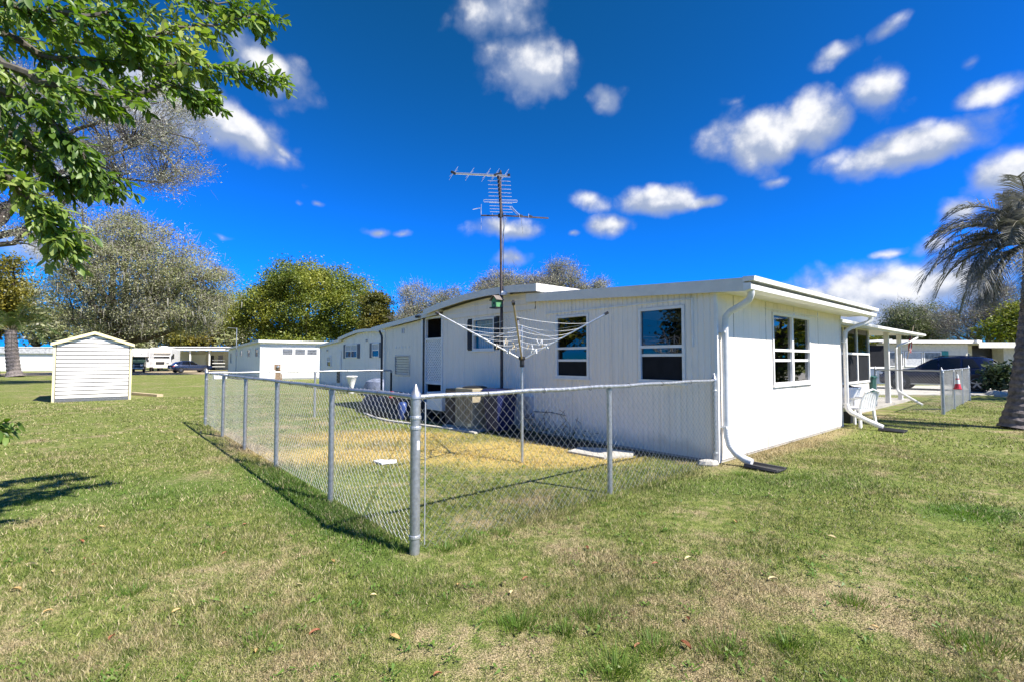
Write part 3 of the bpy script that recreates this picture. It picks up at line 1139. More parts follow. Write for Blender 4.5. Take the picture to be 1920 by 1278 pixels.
rf = MB().prism([(7.46, zcar(7.46) - .05), (11.5, zcar(11.5) - .05), (11.5, zcar(11.5)), (7.46, zcar(7.46))], 'x', -.10, 6.2)
H.part('roof', rf, M_ROOF)
fa = MB().prism([(7.45, zcar(7.45) - .13), (11.52, zcar(11.52) - .12), (11.52, zcar(11.52) + .01), (7.45, zcar(7.45) + .01)], 'x', -.128, -.103)
H.part('fascia', fa, M_FASCIA)
fl = MB().obox((-.16, 8.42, 2.70), (.09, .16, .06), (0, 0, .3)).tube([(-.12, 8.4, 2.72), (-.16, 8.4, 2.70)], .015)
H.part('flood_light', fl, M_BLACK)
dk = MB().tube([(-.06, 11.05, 2.43), (-.05, 11.0, 2.36), (-.045, 10.92, 2.27), (-.045, 10.90, 2.2), (-.045, 10.90, .05)], .035, 8)
H.part('downspout', dk, M_BLACK, label='black downspout at the far end of the shaded wall')
cb = MB().tube([(-.01, 4.15, .45), (-.012, 4.0, .44), (-.012, 3.4, .47), (-.012, 3.0, .44)], .008, 5)
H.part('cable', cb, M_BLACK)
H.part('meter_box', MB().box(-.09, .003, 3.92, 4.12, .30, .75), mat('grey_box', (.5, .52, .53), .5))


# downspouts of the added room: each a pipe clipped to the house
def downspout(name_parts, pts, foot, r=.047):
    d = H.part('downspout', MB().tube(pts, r, 10, flat=.8), M_PIPE, smooth=True)
    rib = []
    fp = [Vector(p) for p in foot]
    dense, rad = [], []
    for a, b in zip(fp[:-1], fp[1:]):
        m = max(2, int((b - a).length / .012))
        for i in range(m):
            dense.append(a.lerp(b, i / m))
            rad.append((r + .004) * (1.07 if (len(dense) % 3 == 0) else 1.0))
    dense.append(fp[-1])
    rad.append(r + .006)
    H.part('flexible_outlet', MB().tube(dense, rad, 10), M_PIPE, d, smooth=True)
    br = MB().box(pts[-1][0] - r - .012, pts[-1][0] + r + .012, pts[-1][1] - r * .5, pts[-1][1] + r + .01, .52, .545)
    br.box(pts[-1][0] - r - .012, pts[-1][0] + r + .012, pts[-1][1] - r * .5, pts[-1][1] + r + .01, 1.9, 1.925)
    H.part('strap', br, M_PIPE, d)
    return d


downspout('a', [(.02, -.49, 2.47), (.02, -.49, 2.41), (.035, -.46, 2.35), (.05, -.38, 2.30), (.085, -.16, 2.20), (.10, -.09, 2.13), (.10, -.075, 2.0), (.10, -.075, .50)],
          [(.10, -.075, .52), (.10, -.085, .40), (.10, -.12, .27), (.105, -.20, .17), (.11, -.32, .10), (.11, -.42, .075)])
downspout('b', [(6.2, -.49, 2.47), (6.2, -.49, 2.41), (6.18, -.45, 2.35), (5.95, -.16, 2.22), (5.86, -.09, 2.14), (5.86, -.075, 2.0), (5.86, -.075, .50)],
          [(5.86, -.075, .52), (5.86, -.09, .42), (5.86, -.16, .34), (5.86, -.45, .19), (5.86, -.72, .075)])


def splash_block(v, u, label):
    mb = MB()
    prof = [(0, .02), (.02, .06), (.05, .06), (.07, .025), (.21, .025), (.23, .06), (.26, .06), (.28, .02), (.28, .005), (0, .005)]
    mb.loft([[(v - .14 + p * (1 + .25 * t), u - t * .44, z * (1 - .45 * t) + .012) for p, z in prof] for t in (0, .5, 1)])
    solo('splash_block', mb, M_BLACK, label, 'splash block', (v, u, 0), True, bevel=.004)


splash_block(.115, -.36, 'black plastic splash tray under the downspout at the near corner of the house')
splash_block(5.86, -.66, 'black splash tray in the grass below the downspout beside the white plastic chair')

# porch with screen room on the far end
zp = lambda u: 2.46 + .035 * u
ps = MB().box(8.2, 16.2, .55, 4.5, -.05, .08)
H.part('porch_slab', ps, M_CONC)
lw = rib_wall(5.85, 11.2, .04, lambda v: .86, (), .70, 'v', .3, .02, .008)
H.part('wall_panel', lw, M_WALL)
fr = MB()
for v_ in (6.4, 7.6, 8.62, 9.92, 11.16):
    fr.box(v_ - .04, v_ + .04, .67, .74, .86, 2.44)
fr.box(5.85, 11.2, .665, .745, .84, .90)
fr.box(5.85, 11.2, .668, .742, 1.66, 1.72)
fr.box(5.85, 11.2, .665, .745, 2.40, 2.46)
SR = H.part('screen_frame', fr, M_TRIM)
for a, b in ((6.44, 7.56), (7.64, 8.58), (8.66, 9.88), (9.96, 11.12)):
    H.part('pane', MB().box(a, b, .70, .705, 1.72, 2.40), M_GLASSD, SR)
    H.part('insect_screen', MB().box(a, b, .70, .705, .90, 1.66), M_SCREEN, SR)
H.part('screen_room_end', MB().box(11.2, 11.24, .70, 4.2, .05, 2.48), M_INNER)
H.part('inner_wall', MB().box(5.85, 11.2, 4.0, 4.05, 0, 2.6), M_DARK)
rf = MB().prism([(.2, zp(.2) - .05), (4.4, zp(4.4) - .05), (4.4, zp(4.4)), (.2, zp(.2))], 'x', 5.86, 16.3)
H.part('porch_roof', rf, M_ROOF)
H.part('fascia', MB().box(5.86, 16.32, .17, .198, zp(.2) - .12, zp(.2) + .012), M_TRIM)
H.part('gutter', MB().prism([(.168, zp(.2) - .10), (.09, zp(.2) - .08), (.085, zp(.2) - .015), (.168, zp(.2) - .015)], 'x', 5.86, 16.33), M_TRIM)
for v_, u_ in ((13.27, .66), (15.41, .72)):
    H.part('porch_post', MB().box(v_ - .065, v_ + .065, u_ - .065, u_ + .065, .08, zp(u_) - .05), M_TRIM, bevel=.008)
d = H.part('downspout', MB().tube([(15.0, .13, 2.36), (15.0, .13, 2.28), (14.75, .3, 2.15), (13.9, .5, 2.0), (13.75, .5, 1.9), (13.75, .5, .52)], .036, 8), M_PIPE)
H.part('flexible_outlet', MB().tube([(13.75, .5, .54), (13.72, .46, .45), (13.4, -.2, .06)], .04, 8), M_PIPE, d)

# ------------------------------------------------------------------ fences
def interp(p, q, t):
    return tuple(p[i] + (q[i] - p[i]) * t for i in range(3))


def wire_mesh(p, q, z0=.03, z1=1.235, s=.043, r=.0016, side=(0, 0)):
    """chain-link: each wire a zigzag hooked into its neighbours, along p->q (house axes v,u)"""
    L = math.hypot(q[0] - p[0], q[1] - p[1])
    dx, dy = (q[0] - p[0]) / L, (q[1] - p[1]) / L
    nx, ny = -dy, dx
    nw = int(L / s)
    nz = int((z1 - z0) / s)
    verts, faces = [], []
    m = nz + 1
    for i in range(nw):
        base = len(verts)
        for k in range(m):
            on = (k + i) % 2
            x = (i + on) * s + (0.004 if on else -0.004)
            x = min(max(x, .0), L)
            z = z0 + k * s
            bulge = .0035 * (1 if on else -1)
            bow = .006 * math.sin(x * 2.1 + z * 3) + .004 * math.sin(x * 5.3)
            cx, cy = p[0] + dx * x + nx * (bulge + bow) + side[0], p[1] + dy * x + ny * (bulge + bow) + side[1]
            for a in range(3):
                t = 2 * math.pi * a / 3 + .5
                o = r * math.cos(t)
                verts.append((cx + nx * o + dx * r * math.sin(t) * .7, cy + ny * o + dy * r * math.sin(t) * .7, z + r * math.sin(t) * .7))
        for k in range(m - 1):
            for a in range(3):
                b = (a + 1) % 3
                faces.append((base + k * 3 + a, base + k * 3 + b, base + (k + 1) * 3 + b, base + (k + 1) * 3 + a))
    mb = MB()
    mb.v, mb.f = verts, faces
    return mb


def fence(label, posts, rail_z=1.21, big=(), group=None, wire_r=.0016, s=.043, side=(0, 0), tbars=(), dark=()):
    """posts: (v,u) list, straight between first and last; big: indices of stout posts with pointed caps"""
    p, q = posts[0], posts[-1]
    F = Thing('chain_link_fence', label, 'fence', (p[0], p[1], 0), True, group=group)
    for i, (v, u) in enumerate(posts):
        if i in big:
            r = big[i]
            po = F.part('fence_post', MB().tube([(v, u, -.05), (v, u, 1.20)], r, 16), M_GALV, smooth=True)
            F.part('post_cap', MB().lathe([(r + .006, 0), (r + .007, .028), (r * .9, .045), (r * .55, .075), (r * .16, .112), (0, .118)], (v, u, 1.20), 16), M_GALV, po, smooth=True)
            for zz in (1.04, .96, .12) if r > .035 else (1.05, .15):
                F.part('tension_band', MB().lathe([(r + .004, 0), (r + .006, .004), (r + .006, .022), (r + .004, .026)], (v, u, zz), 16), M_WIRE, po)
        elif i in dark or i not in (None,):
            po = F.part('fence_post', MB().tube([(v, u, -.05), (v, u, rail_z - .02)], .029, 12), M_BLACK if i in dark else M_GALV, smooth=True)
            lt = MB().lathe([(.031, -.05), (.034, -.045), (.034, -.012), (.024, .0), (.024, .012)], (v, u, rail_z - .02), 12)
            F.part('loop_cap', lt, M_GALV, po)
    rp = [interp((*p, rail_z), (*q, rail_z), k / 24) for k in range(25)]
    rp = [(x, y, z + .004 * math.sin(i * 1.3)) for i, (x, y, z) in enumerate(rp)]
    F.part('top_rail', MB().tube(rp, .021, 10), M_GALV, smooth=True)
    m = wire_mesh(p, q, s=s, r=wire_r, side=side)
    F.part('wire_mesh', m, M_WIRE, kind='stuff')
    L = math.hypot(q[0] - p[0], q[1] - p[1])
    ties = MB()
    n = int(L / .62)
    for i in range(1, n):
        c = interp((*p, rail_z), (*q, rail_z), i / n)
        d = Vector((q[0] - p[0], q[1] - p[1], 0)) / L
        nn = Vector((-d.y, d.x, 0))
        ring = [tuple(Vector(c) + nn * .025 * math.cos(a) + Vector((0, 0, .027 * math.sin(a) - .003)) + d * .004 * a) for a in [j * math.pi / 4 for j in range(9)]]
        ties.tube(ring, .0028, 4)
    F.part('tie_wires', ties, M_BLACK)
    for (v, u) in tbars:
        F.part('tension_bar', MB().box(v - .004, v + .004, u - .003, u + .003, .06, 1.17), M_WIRE)
    return F


FL = fence('long chain-link fence running away along the left side of the yard',
           [(-4.96, .0), (-4.96, 1.79), (-4.95, 3.9), (-4.96, 5.75), (-4.97, 7.6), (-4.96, 9.69)], big={5: .032}, side=(.03, 0))
# the first post of this run is the stout corner post of the front run
for ch in list(FL.o.children):
    pass
FR = fence('front chain-link fence from the stout pointed corner post to the house corner',
           [(-4.96, .0), (-2.45, .06), (-.06, .02)], big={0: .039, 2: .032}, side=(0, -.03), tbars=((-4.89, -.03),))
FR.part('sticker', MB().lathe([(.0396, 0), (.0396, .065)], (-4.96, 0, .80), 32), M_GALV)
stk = MB()
a0 = math.atan2(-3.37, -1.9)
prev = None
for i in range(5):
    a = a0 + .30 + i * .14
    stk.v += [(-4.96 + .0405 * math.cos(a), .0405 * math.sin(a), .805), (-4.96 + .0405 * math.cos(a), .0405 * math.sin(a), .875)]
for i in range(4):
    stk.f.append((2 * i, 2 * i + 2, 2 * i + 3, 2 * i + 1))
FR.part('white_sticker', stk, M_WPLAS)
FB = fence('chain-link fence across the far end of the yard, ending at a dark post',
           [(-4.96, 9.72), (-2.5, 9.70), (-.32, 9.69)], dark=(2,))
# take away the doubled corner posts
for F, (v, u) in ((FL, (-4.96, 0.0)), (FB, (-4.96, 9.72))):
    w_ = W(v, u)
    for ch in list(F.o.children):
        if ch.name.startswith('fence_post'):
            me = ch.data
            c = sum((vv.co for vv in me.vertices), Vector()) / len(me.vertices)
            if math.hypot(c.x, c.y) < .05:
                for g in list(ch.children):
                    bpy.data.objects.remove(g)
                bpy.data.objects.remove(ch)
                break
for ch in list(FR.o.children):
    if ch.name.startswith('sticker'):
        bpy.data.objects.remove(ch)
fence('short chain-link fence from the porch to the lone dark post on the right lawn', [(11.6, .63), (11.0, -1.01)], big={0: .03, 1: .034}, s=.04, wire_r=.002)
fence('chain-link fence on the right lawn running away towards the parked car', [(11.0, -1.03), (13.3, -.98), (15.6, -.92), (17.96, -.86)], big={3: .034}, s=.04, wire_r=.002)

# ------------------------------------------------------------------ yard things
# rotary clothesline
cl = ground(979, 866)
D = Thing('rotary_clothesline', 'white rotary clothesline with four raised arms on a thin pole in the fenced yard', 'clothesline', tuple(cl))
D.part('pole', MB().tube([(0, 0, -.05), (0, 0, .72)], .021, 10).tube([(0, 0, .72), (0, 0, 1.5)], .018, 10).tube([(0, 0, 1.5), (0, 0, 2.02)], .015, 8), M_ALU, smooth=True)
D.part('hub', MB().lathe([(.028, 1.40), (.034, 1.41), (.034, 1.50), (.05, 1.52), (.05, 1.555), (.02, 1.56)], n=14), M_BLACK)
tips = []
for k, (ang, col) in enumerate(((178, M_ALU), (2, M_ALU), (264, M_BAREWOOD), (92, M_ALU))):
    a = R(ang)
    tip = Vector((1.27 * math.cos(a), 1.27 * math.sin(a), 2.20))
    root = Vector((.045 * math.cos(a), .045 * math.sin(a), 1.53))
    tips.append((root, tip))
    arm = D.part('arm', MB().tube([root, tip], .0125, 8), col, smooth=True)
    D.part('arm_cap', MB().tube([tip - (tip - root).normalized() * .03, tip + (tip - root).normalized() * .03], .022, 8), M_BLACK, arm)
    mid = root.lerp(tip, .40)
    D.part('strut', MB().tube([mid, (0.018 * math.cos(a), .018 * math.sin(a), 1.98)], .007, 6), M_ALU, arm)
ln = MB()
order = [0, 2, 1, 3]
for fr_ in (.26, .36, .46, .56, .66, .78):
    for i in range(4):
        p = tips[order[i]][0].lerp(tips[order[i]][1], fr_)
        q = tips[order[(i + 1) % 4]][0].lerp(tips[order[(i + 1) % 4]][1], fr_)
        pts = []
        sag = .035 + .03 * random.random()
        for j in range(7):
            t = j / 6
            c = p.lerp(q, t)
            c.z -= sag * 4 * t * (1 - t)
            pts.append(c)
        ln.tube(pts, .0024, 4)
D.part('lines', ln, mat('white_cord', (.74, .73, .70), .7))
M_PEG = mat('peg_wood', (0.55, 0.45, 0.3), .8)
for i in range(26):
    fr_ = random.choice((.26, .36, .46))
    k = random.choice((0, 1, 2, 3))
    p = tips[order[k]][0].lerp(tips[order[k]][1], fr_)
    q = tips[order[(k + 1) % 4]][0].lerp(tips[order[(k + 1) % 4]][1], fr_)
    t = random.uniform(.15, .85)
    c = p.lerp(q, t)
    c.z -= .045 * 4 * t * (1 - t) + .03
    D.part('clothes_peg', MB().obox(c, (.012, .012, .075), (random.uniform(-.5, .5), random.uniform(-.5, .5), random.uniform(0, 3))), M_WPLAS if i % 3 else M_PEG)

# antenna mast
A = Thing('television_antenna', 'tall mast with three television aerials standing against the shaded wall', 'antenna', (-.26, 4.9, 0), True)
mp = [(-.26, 4.9, 0), (-.26, 4.9, 2.0), (-.27, 4.91, 3.6), (-.27, 4.93, 5.66)]
A.part('mast', MB().tube(mp, [.028, .028, .026, .022], 10), M_RUST, smooth=True)
A.part('mast_clamp', MB().obox((-.2, 4.87, 2.93), (.16, .16, .05), (0, 0, .2)).tube([(-.26, 4.9, 2.96), (-.20, 4.82, 2.98)], .03, 8), M_WPLAS)
A.part('twin_lead', MB().tube([(-.235, 4.88, .2), (-.24, 4.88, 2.8), (-.23, 4.86, 4.0), (-.24, 4.88, 4.75)], .006, 5), M_BLACK)


def wl(dx, dz, dy=0.0):
    """offset in the world axes, turned into the house axes"""
    return (dx * VX + dy * VY, -dx * VY + dy * VX, dz)


def apt(x, z, y=0.0):
    o = wl(x, z, y)
    return (-.27 + o[0], 4.93 + o[1], o[2])


# top aerial: a pale boom with slanting rods
boom = A.part('boom', MB().tube([apt(-1.05, 5.66, .15), apt(.17, 5.52, -.05)], .022, 8), M_ALU)
rods = MB()
for t, ln_ in ((.0, .2), (.30, .22), (.60, .24), (.93, .22), (.76, .18)):
    c = Vector(apt(-1.05 + 1.22 * t, 5.66 - .14 * t, .15 - .2 * t))
    o = Vector(wl(.10, .0, .0)) + Vector((0, 0, .15))
    o2 = Vector(wl(.07, 0, .14)) + Vector((0, 0, .13))
    rods.tube([c - o, c + o], .005, 5).tube([c - o2, c + o2], .004, 5)
A.part('elements', rods, M_ALU, boom)
A.part('boom_end', MB().tube([apt(-1.10, 5.70, .16), apt(-1.0, 5.64, .14)], .03, 6), M_BLACK, boom)
A.part('boom_end', MB().tube([apt(.16, 5.54, -.05), apt(.21, 5.54, -.06)], .03, 6), M_BLACK, boom)
A.part('boom_clamp', MB().tube([apt(-.14, 5.55, 0), apt(.03, 5.60, 0)], .035, 6), M_BLACK, boom)
# middle aerial: a boom pointing at the street, seen end-on with its stacked rods
y0, y1 = -1.3, .9
boom = A.part('boom', MB().tube([apt(-.0, 5.02, y0), apt(.0, 5.02, y1)], .018, 6), M_RUST)
rods = MB()
for i in range(11):
    y = y0 + (y1 - y0) * i / 10
    hw = .22 + .005 * i
    zz = 5.02
    if i == 6:
        loop = [apt(-.36, zz + .0, y), apt(.36, zz - .01, y), apt(.37, zz - .035, y), apt(.36, zz - .06, y), apt(-.36, zz - .05, y), apt(-.37, zz - .025, y), apt(-.36, zz, y)]
        rods.tube(loop, .008, 5)
    else:
        rods.tube([apt(-hw, zz + .008, y), apt(hw, zz - .008, y)], .0065, 5)
A.part('elements', rods, M_ALU, boom)
ins = MB()
for i in range(11):
    y = y0 + (y1 - y0) * i / 10
    ins.obox(apt(0, 5.0, y), (.06, .04, .06), (0, 0, .3))
A.part('insulators', ins, M_RUST, boom)
# low aerial
boom = A.part('boom', MB().tube([apt(-.42, 4.66, 0), apt(.12, 4.655, 0), apt(1.06, 4.63, .1)], .017, 6), M_RUST)
rods = MB()
for x, dz in ((-.42, .32), (-.18, .06), (.1, .05), (.42, .05), (.62, .05)):
    rods.tube([apt(x, 4.66 - dz, -.02), apt(x, 4.66 + dz * .8, .02)], .006, 5)
rods.tube([apt(-.42, 4.66, 0), apt(-.44, 4.83, 0), apt(-.60, 4.76, -.1)], .008, 5)
rods.tube([apt(.20, 4.83, -.1), apt(.40, 4.66, .03)], .008, 5).tube([apt(.24, 4.83, -.1), apt(.44, 4.66, .03)], .006, 5)
rods.tube([apt(.12, 4.60, 0), apt(.06, 4.2, 0), apt(0.03, 3.6, 0)], .01, 5)
rods.tube([apt(.45, 4.64, 0), apt(.50, 4.30, .2)], .004, 4)
A.part('elements', rods, M_ALU, boom)
A.part('insulators', MB().obox(apt(.45, 4.655, .03), (.07, .05, .05), (0, 0, 0)).obox(apt(.66, 4.65, .05), (.08, .05, .045), (0, 0, 0)).obox(apt(.0, 4.655, 0), (.07, .08, .08), (0, 0, 0)), M_BLACK, boom)

# bird house on the mast
B = Thing('birdhouse', 'small green birdhouse with shingled roof fixed to the aerial mast below the eaves', 'birdhouse', (-.36, 4.94, 2.62), True)
M_GRN = mat('green_paint', (0.10, 0.30, 0.13), .6, var=.15, nscale=20)
M_SHING = mat('grey_shingle', (0.20, 0.17, 0.15), .9, var=.25, nscale=30)
B.part('box_body', MB().prism([(4.86, 2.64), (5.02, 2.64), (5.02, 2.78), (4.94, 2.86), (4.86, 2.78)], 'x', -.44, -.29), M_GRN)
for sg in (-1, 1):
    for i in range(4):
        t = .12 + i * .25
        B.part('roof_shingle', MB().obox((-.365, 4.94 + sg * (.015 + .105 * t), 2.885 - .10 * t), (.21, .045, .012), (-sg * .74, 0, 0)), M_SHING)
B.part('perch_tray', MB().box(-.47, -.28, 4.84, 5.06, 2.615, 2.638), M_BLACK)
B.part('entrance', MB().tube([(-.4415, 4.94, 2.72), (-.446, 4.94, 2.72)], .028, 14).box(-.43, -.30, 5.0205, 5.026, 2.66, 2.76), M_BLACK)

for o in (A.o, B.o):
    o.location += W(0, -.25) - W(0, 0)
# bins and units along the shaded wall
BN = Thing('wheeled_bin', 'dark blue wheeled bin standing by the shaded wall behind the wire', 'bin', (-.55, 4.35, 0), True)
M_BLUE = mat('blue_plastic', (0.007, 0.013, 0.07), .5, var=.15)
body = MB().loft([[(-.55 + sx * w_, 4.35 + sy * w_ * .9, z) for sx, sy in ((-1, -1), (1, -1), (1, 1), (-1, 1))] for z, w_ in ((.08, .20), (.2, .215), (.8, .265), (.83, .285), (.86, .285))])
BN.part('body', body, M_BLUE, bevel=.012)
BN.part('lid', MB().loft([[(-.55 + sx * w_, 4.35 + sy * w_ * .95, z) for sx, sy in ((-1, -1), (1, -1), (1, 1), (-1, 1))] for z, w_ in ((.861, .30), (.885, .295), (.915, .22))]), M_BLUE, bevel=.01)
for s_ in (-1, 1):
    BN.part('wheel', MB().tube([(-.40, 4.35 + s_ * .20, .10), (-.40, 4.35 + s_ * .25, .10)], .10, 14), M_RUBBER)
BN.part('handle', MB().tube([(-.27, 4.13, .84), (-.22, 4.15, .87), (-.22, 4.55, .87), (-.27, 4.57, .84)], .014, 6), M_BLUE)

AC = Thing('air_conditioner', 'tan boxy cooling unit beside the blue bin along the shaded wall', 'air conditioner', (-.55, 5.2, 0), True)
M_TAN = mat('tan_enamel', (0.36, 0.31, 0.21), .5, var=.1)
AC.part('cabinet', MB().box(-.88, -.28, 4.86, 5.50, .06, .90), M_TAN, bevel=.012)
AC.part('base_pad', MB().box(-.95, -.2, 4.76, 5.9, 0, .058), M_CONC)
gr = MB()
for i in range(9):
    gr.box(-.895, -.882, 4.92 + i * .062, 4.94 + i * .062, .2, .84)
AC.part('front_grille', gr, M_TAN)
AC.part('top_grille', MB().lathe([(.26, .901), (.27, .92), (.2, .94), (.05, .945)], (-.58, 5.18, 0), 20), M_BLACK)
AC.part('rating_plate', MB().box(-.886, -.8805, 4.90, 5.02, .1, .16), M_ALU)
CO = Thing('condenser', 'dark slatted condenser coil unit left of the tan cooling unit by the wall', 'air conditioner', (-.6, 5.75, 0), True)
CO.part('cabinet', MB().box(-.80, -.36, 5.56, 6.02, .06, .86), M_BLACK, bevel=.01)
for i in range(9):
    CO.part('slat', MB().box(-.815, -.802, 5.58 + i * .05, 5.60 + i * .05, .1, .82), mat('rusty_slat', (0.17, 0.14, 0.12), .6, .3))
WB = MB().box(-.60, -.2, 6.5, 7.2, .28, .72)
solo('storage_chest', WB, M_TRIM, 'pale chest standing against the shaded wall below the dark recess', 'chest', (-.4, 6.85, .28), True, bevel=.02)
solo('chest_stand', MB().box(-.58, -.22, 6.52, 6.6, 0, .279).box(-.58, -.22, 7.1, 7.18, 0, .279).box(-.56, -.24, 6.6, 7.1, .2, .279), M_BLACK, 'dark low stand under the pale chest by the wall', 'stand', (-.4, 6.85, 0), True)

# covered heap outside the store, with its red and blue bits
M_TARP = mat('black_tarp', (0.012, 0.012, 0.014), .45, var=.3, nscale=9, bump=.8, bscale=9)
hp = MB()
rings = []
for z, f in ((0, 1.0), (.18, 1.0), (.34, .9), (.48, .7), (.55, .38), (.57, .05)):
    rings.append([(-.62 + (.56 * f * (1 + .12 * math.sin(k * 2.3 + z * 9))) * math.sin(2 * math.pi * k / 26), 9.0 + (1.85 * f * (1 + .08 * math.sin(k * 1.7 + z * 5))) * math.cos(2 * math.pi * k / 26), z * (1 + .12 * math.sin(k * 1.1))) for k in range(26)])
hp.loft(rings)
solo('covered_heap', hp, M_TARP, 'black covered heap lying against the wall below the louvred window', 'heap', (-.62, 9.0, 0), True, smooth=True)
fc = MB().box(-.98, -.76, 8.45, 8.65, .50, .64).box(-.95, -.79, 8.48, 8.62, .64, .67)
solo('fuel_can', fc, mat('red_plastic', (0.42, 0.015, 0.03), .4), 'small red can on top of the black covered heap', 'can', (-.87, 8.55, .50), True, bevel=.03)
bb = MB().loft([[(-.98 + .12 * f * math.cos(a), 7.72 + .14 * f * math.sin(a), z) for a in [k * math.pi / 7 for k in range(14)]] for z, f in ((.0, .7), (.08, .9), (.36, 1.0), (.42, .8), (.45, .5))])
solo('blue_tub', bb, mat('pale_blue_plastic', (0.03, 0.06, 0.2), .4), 'blue tub beside the black heap just left of the stout corner post', 'tub', (-.98, 7.72, 0), True, smooth=True)

# edging, pads and small bits in the yard
ed = MB()
pts = [W(-.75, 10.4), W(-1.15, 9.6), W(-1.36, 8.6), W(-1.42, 7.6), W(-1.20, 6.4), W(-1.02, 5.4), W(-.98, 4.6)]
ed.tube([(p.x, p.y, .02) for p in pts], .05, 6, flat=.6)
solo('garden_edging', ed, M_SLABC, 'curved pale concrete edging strip along the bed beside the shaded wall', 'edging')
pd = MB()
c = ground(1135, 856)
pd.prism([(c.x - .55, c.y + .35), (c.x - .05, c.y - .18), (c.x + .42, c.y - .02), (c.x + .52, c.y + .3), (c.x + .1, c.y + .62), (c.x - .3, c.y + .72)], 'z', 0, .03)
solo('concrete_pad', pd, M_SLABC, 'broken pale concrete pad in the grass below the first house window', 'slab', (c.x, c.y, 0))
c = ground(722, 868)
pp = MB().prism([(c.x - .19, c.y + .05), (c.x - .02, c.y - .13), (c.x + .17, c.y - .02), (c.x + .14, c.y + .12), (c.x - .02, c.y + .1), (c.x - .1, c.y + .14)], 'z', .012, .035)
solo('white_board', pp, M_WPLAS, 'small white board lying on the yellow grass inside the fence', 'board', (c.x, c.y, .012))
c = ground(1328, 871)
st = MB().lathe([(.0, .0), (.11, .0), (.13, .04), (.11, .085), (.05, .10), (0, .10)], (c.x, c.y, -.02), 9, 1.2, .8)
solo('footing_stone', st, M_SLABC, 'lump of concrete at the foot of the last front fence post', 'stone', (c.x, c.y, 0))

# dried vine twigs by the wall
vn = MB()
for i in range(26):
    u0 = random.uniform(2.6, 3.9)
    p = Vector((random.uniform(-.45, -.1), u0, 0))
    pts = [p.copy()]
    for j in range(6):
        p = p + Vector((random.uniform(-.06, .05), random.uniform(-.13, .13), random.uniform(.01, .13)))
        p.x = min(p.x, -.03)
        pts.append(p.copy())
    vn.tube(pts, .005, 4)
solo('dead_vine', vn, M_BARK, 'tangle of dead vine stems against the shaded wall between bin and clothesline', 'plant', (-.3, 3.2, 0), True)
wd = []
for i in range(420):
    u0, v0 = rng.uniform(2.0, 4.0), rng.uniform(-.55, -.05)
    z0 = rng.uniform(0, .22)
    a = rng.uniform(0, 6.28)
    l = rng.uniform(.03, .07)
    p = W(v0, u0, z0)
    d = Vector((math.cos(a), math.sin(a), rng.uniform(-.3, .6))) * l
    s_ = Vector((-math.sin(a), math.cos(a), 0)) * l * .3
    wd.append([p, p + d * .5 + s_, p + d, p + d * .5 - s_])
wd = np.array([[tuple(q) for q in f] for f in wd])
o = link('weeds', np_tri_mesh('weeds', wd, foliage_mat('weed_leaf', [(0.02, 0.05, .012), (.05, .09, .02), (.1, .1, .05)], .2), 4))
tag(o, 'low dark weeds in the mulch along the shaded wall', 'weeds', kind='stuff')

# chair and tub on the right
c0 = (6.32, -.16)
CH = Thing('garden_chair', 'white moulded plastic armchair on the lawn by the second downspout', 'chair', (c0[0], c0[1], 0), True)


def cc(x, y, z):
    """chair axes: x sideways, y towards the back"""
    a = R(160)
    return (c0[0] + x * math.cos(a) - y * math.sin(a), c0[1] + x * math.sin(a) + y * math.cos(a), z)


seat = MB().loft([[cc(sx * .23, y, z) for sx, z in ((-1, h), (-.4, h - .015), (.4, h - .015), (1, h), (1, h + .02), (-1, h + .02))] for y, h in ((-.24, .40), (-.22, .415), (.0, .405), (.22, .385))])
CH.part('seat', seat, M_WPLAS)
bk = MB()
for i in range(6):
    x = -.19 + i * .076
    bk.loft([[cc(x + d, y, z) for d, y in ((-.026, y0), (.026, y0), (.026, y0 + .012), (-.026, y0 + .012))] for z, y0 in ((.40, .21), (.6, .25), (.80, .31))])
CH.part('backrest', bk, M_WPLAS)
CH.part('back_frame', MB().tube([cc(-.24, .20, .40), cc(-.25, .26, .62), cc(-.22, .33, .80), cc(0, .345, .86), cc(.22, .33, .80), cc(.25, .26, .62), cc(.24, .20, .40)], .022, 7), M_WPLAS)
for sx in (-1, 1):
    for (y, t) in ((-.22, -.05), (.2, .08)):
        CH.part('leg', MB().loft([[cc(sx * (.225 + o) + a_, y + t * o * 12 + b_, z) for a_, b_ in ((-.025, -.022), (.025, -.022), (.025, .022), (-.025, .022))] for z, o in ((.41, 0), (.0, .035))]), M_WPLAS)
    CH.part('armrest', MB().tube([cc(sx * .255, -.24, .40), cc(sx * .275, -.26, .56), cc(sx * .28, -.22, .635), cc(sx * .28, .05, .64), cc(sx * .26, .27, .66)], .024, 7, flat=.7), M_WPLAS)
TB = Thing('planter_tub', 'big white plastic tub with dark soil behind the white chair', 'tub', (6.95, .3, 0), True)
c1 = (6.95, .3)
TB.part('tub', MB().lathe([(.26, .28), (.33, .34), (.36, .55), (.385, .82), (.40, .83), (.40, .86), (.37, .86), (.36, .80)], (c1[0], c1[1], 0), 22), M_WPLAS, smooth=True)
TB.part('soil', MB().lathe([(.36, .80), (.30, .86), (.15, .90), (0, .91)], (c1[0], c1[1], 0), 22), M_MULCH)
TB.part('stand', MB().box(c1[0] - .22, c1[0] + .22, c1[1] - .22, c1[1] + .22, 0, .279), M_BLACK)
G = Thing('green_bin', 'tall dark green bin at the end of the screen room', 'bin', (11.35, .72, 0), True)
M_TEAL = mat('teal_plastic', (0.015, 0.085, 0.07), .5, var=.1)
G.part('body', MB().loft([[(11.40 + sx * w_, .80 + sy * w_ * .9, z) for sx, sy in ((-1, -1), (1, -1), (1, 1), (-1, 1))] for z, w_ in ((.0, .17), (.95, .22))]), M_TEAL, bevel=.012)
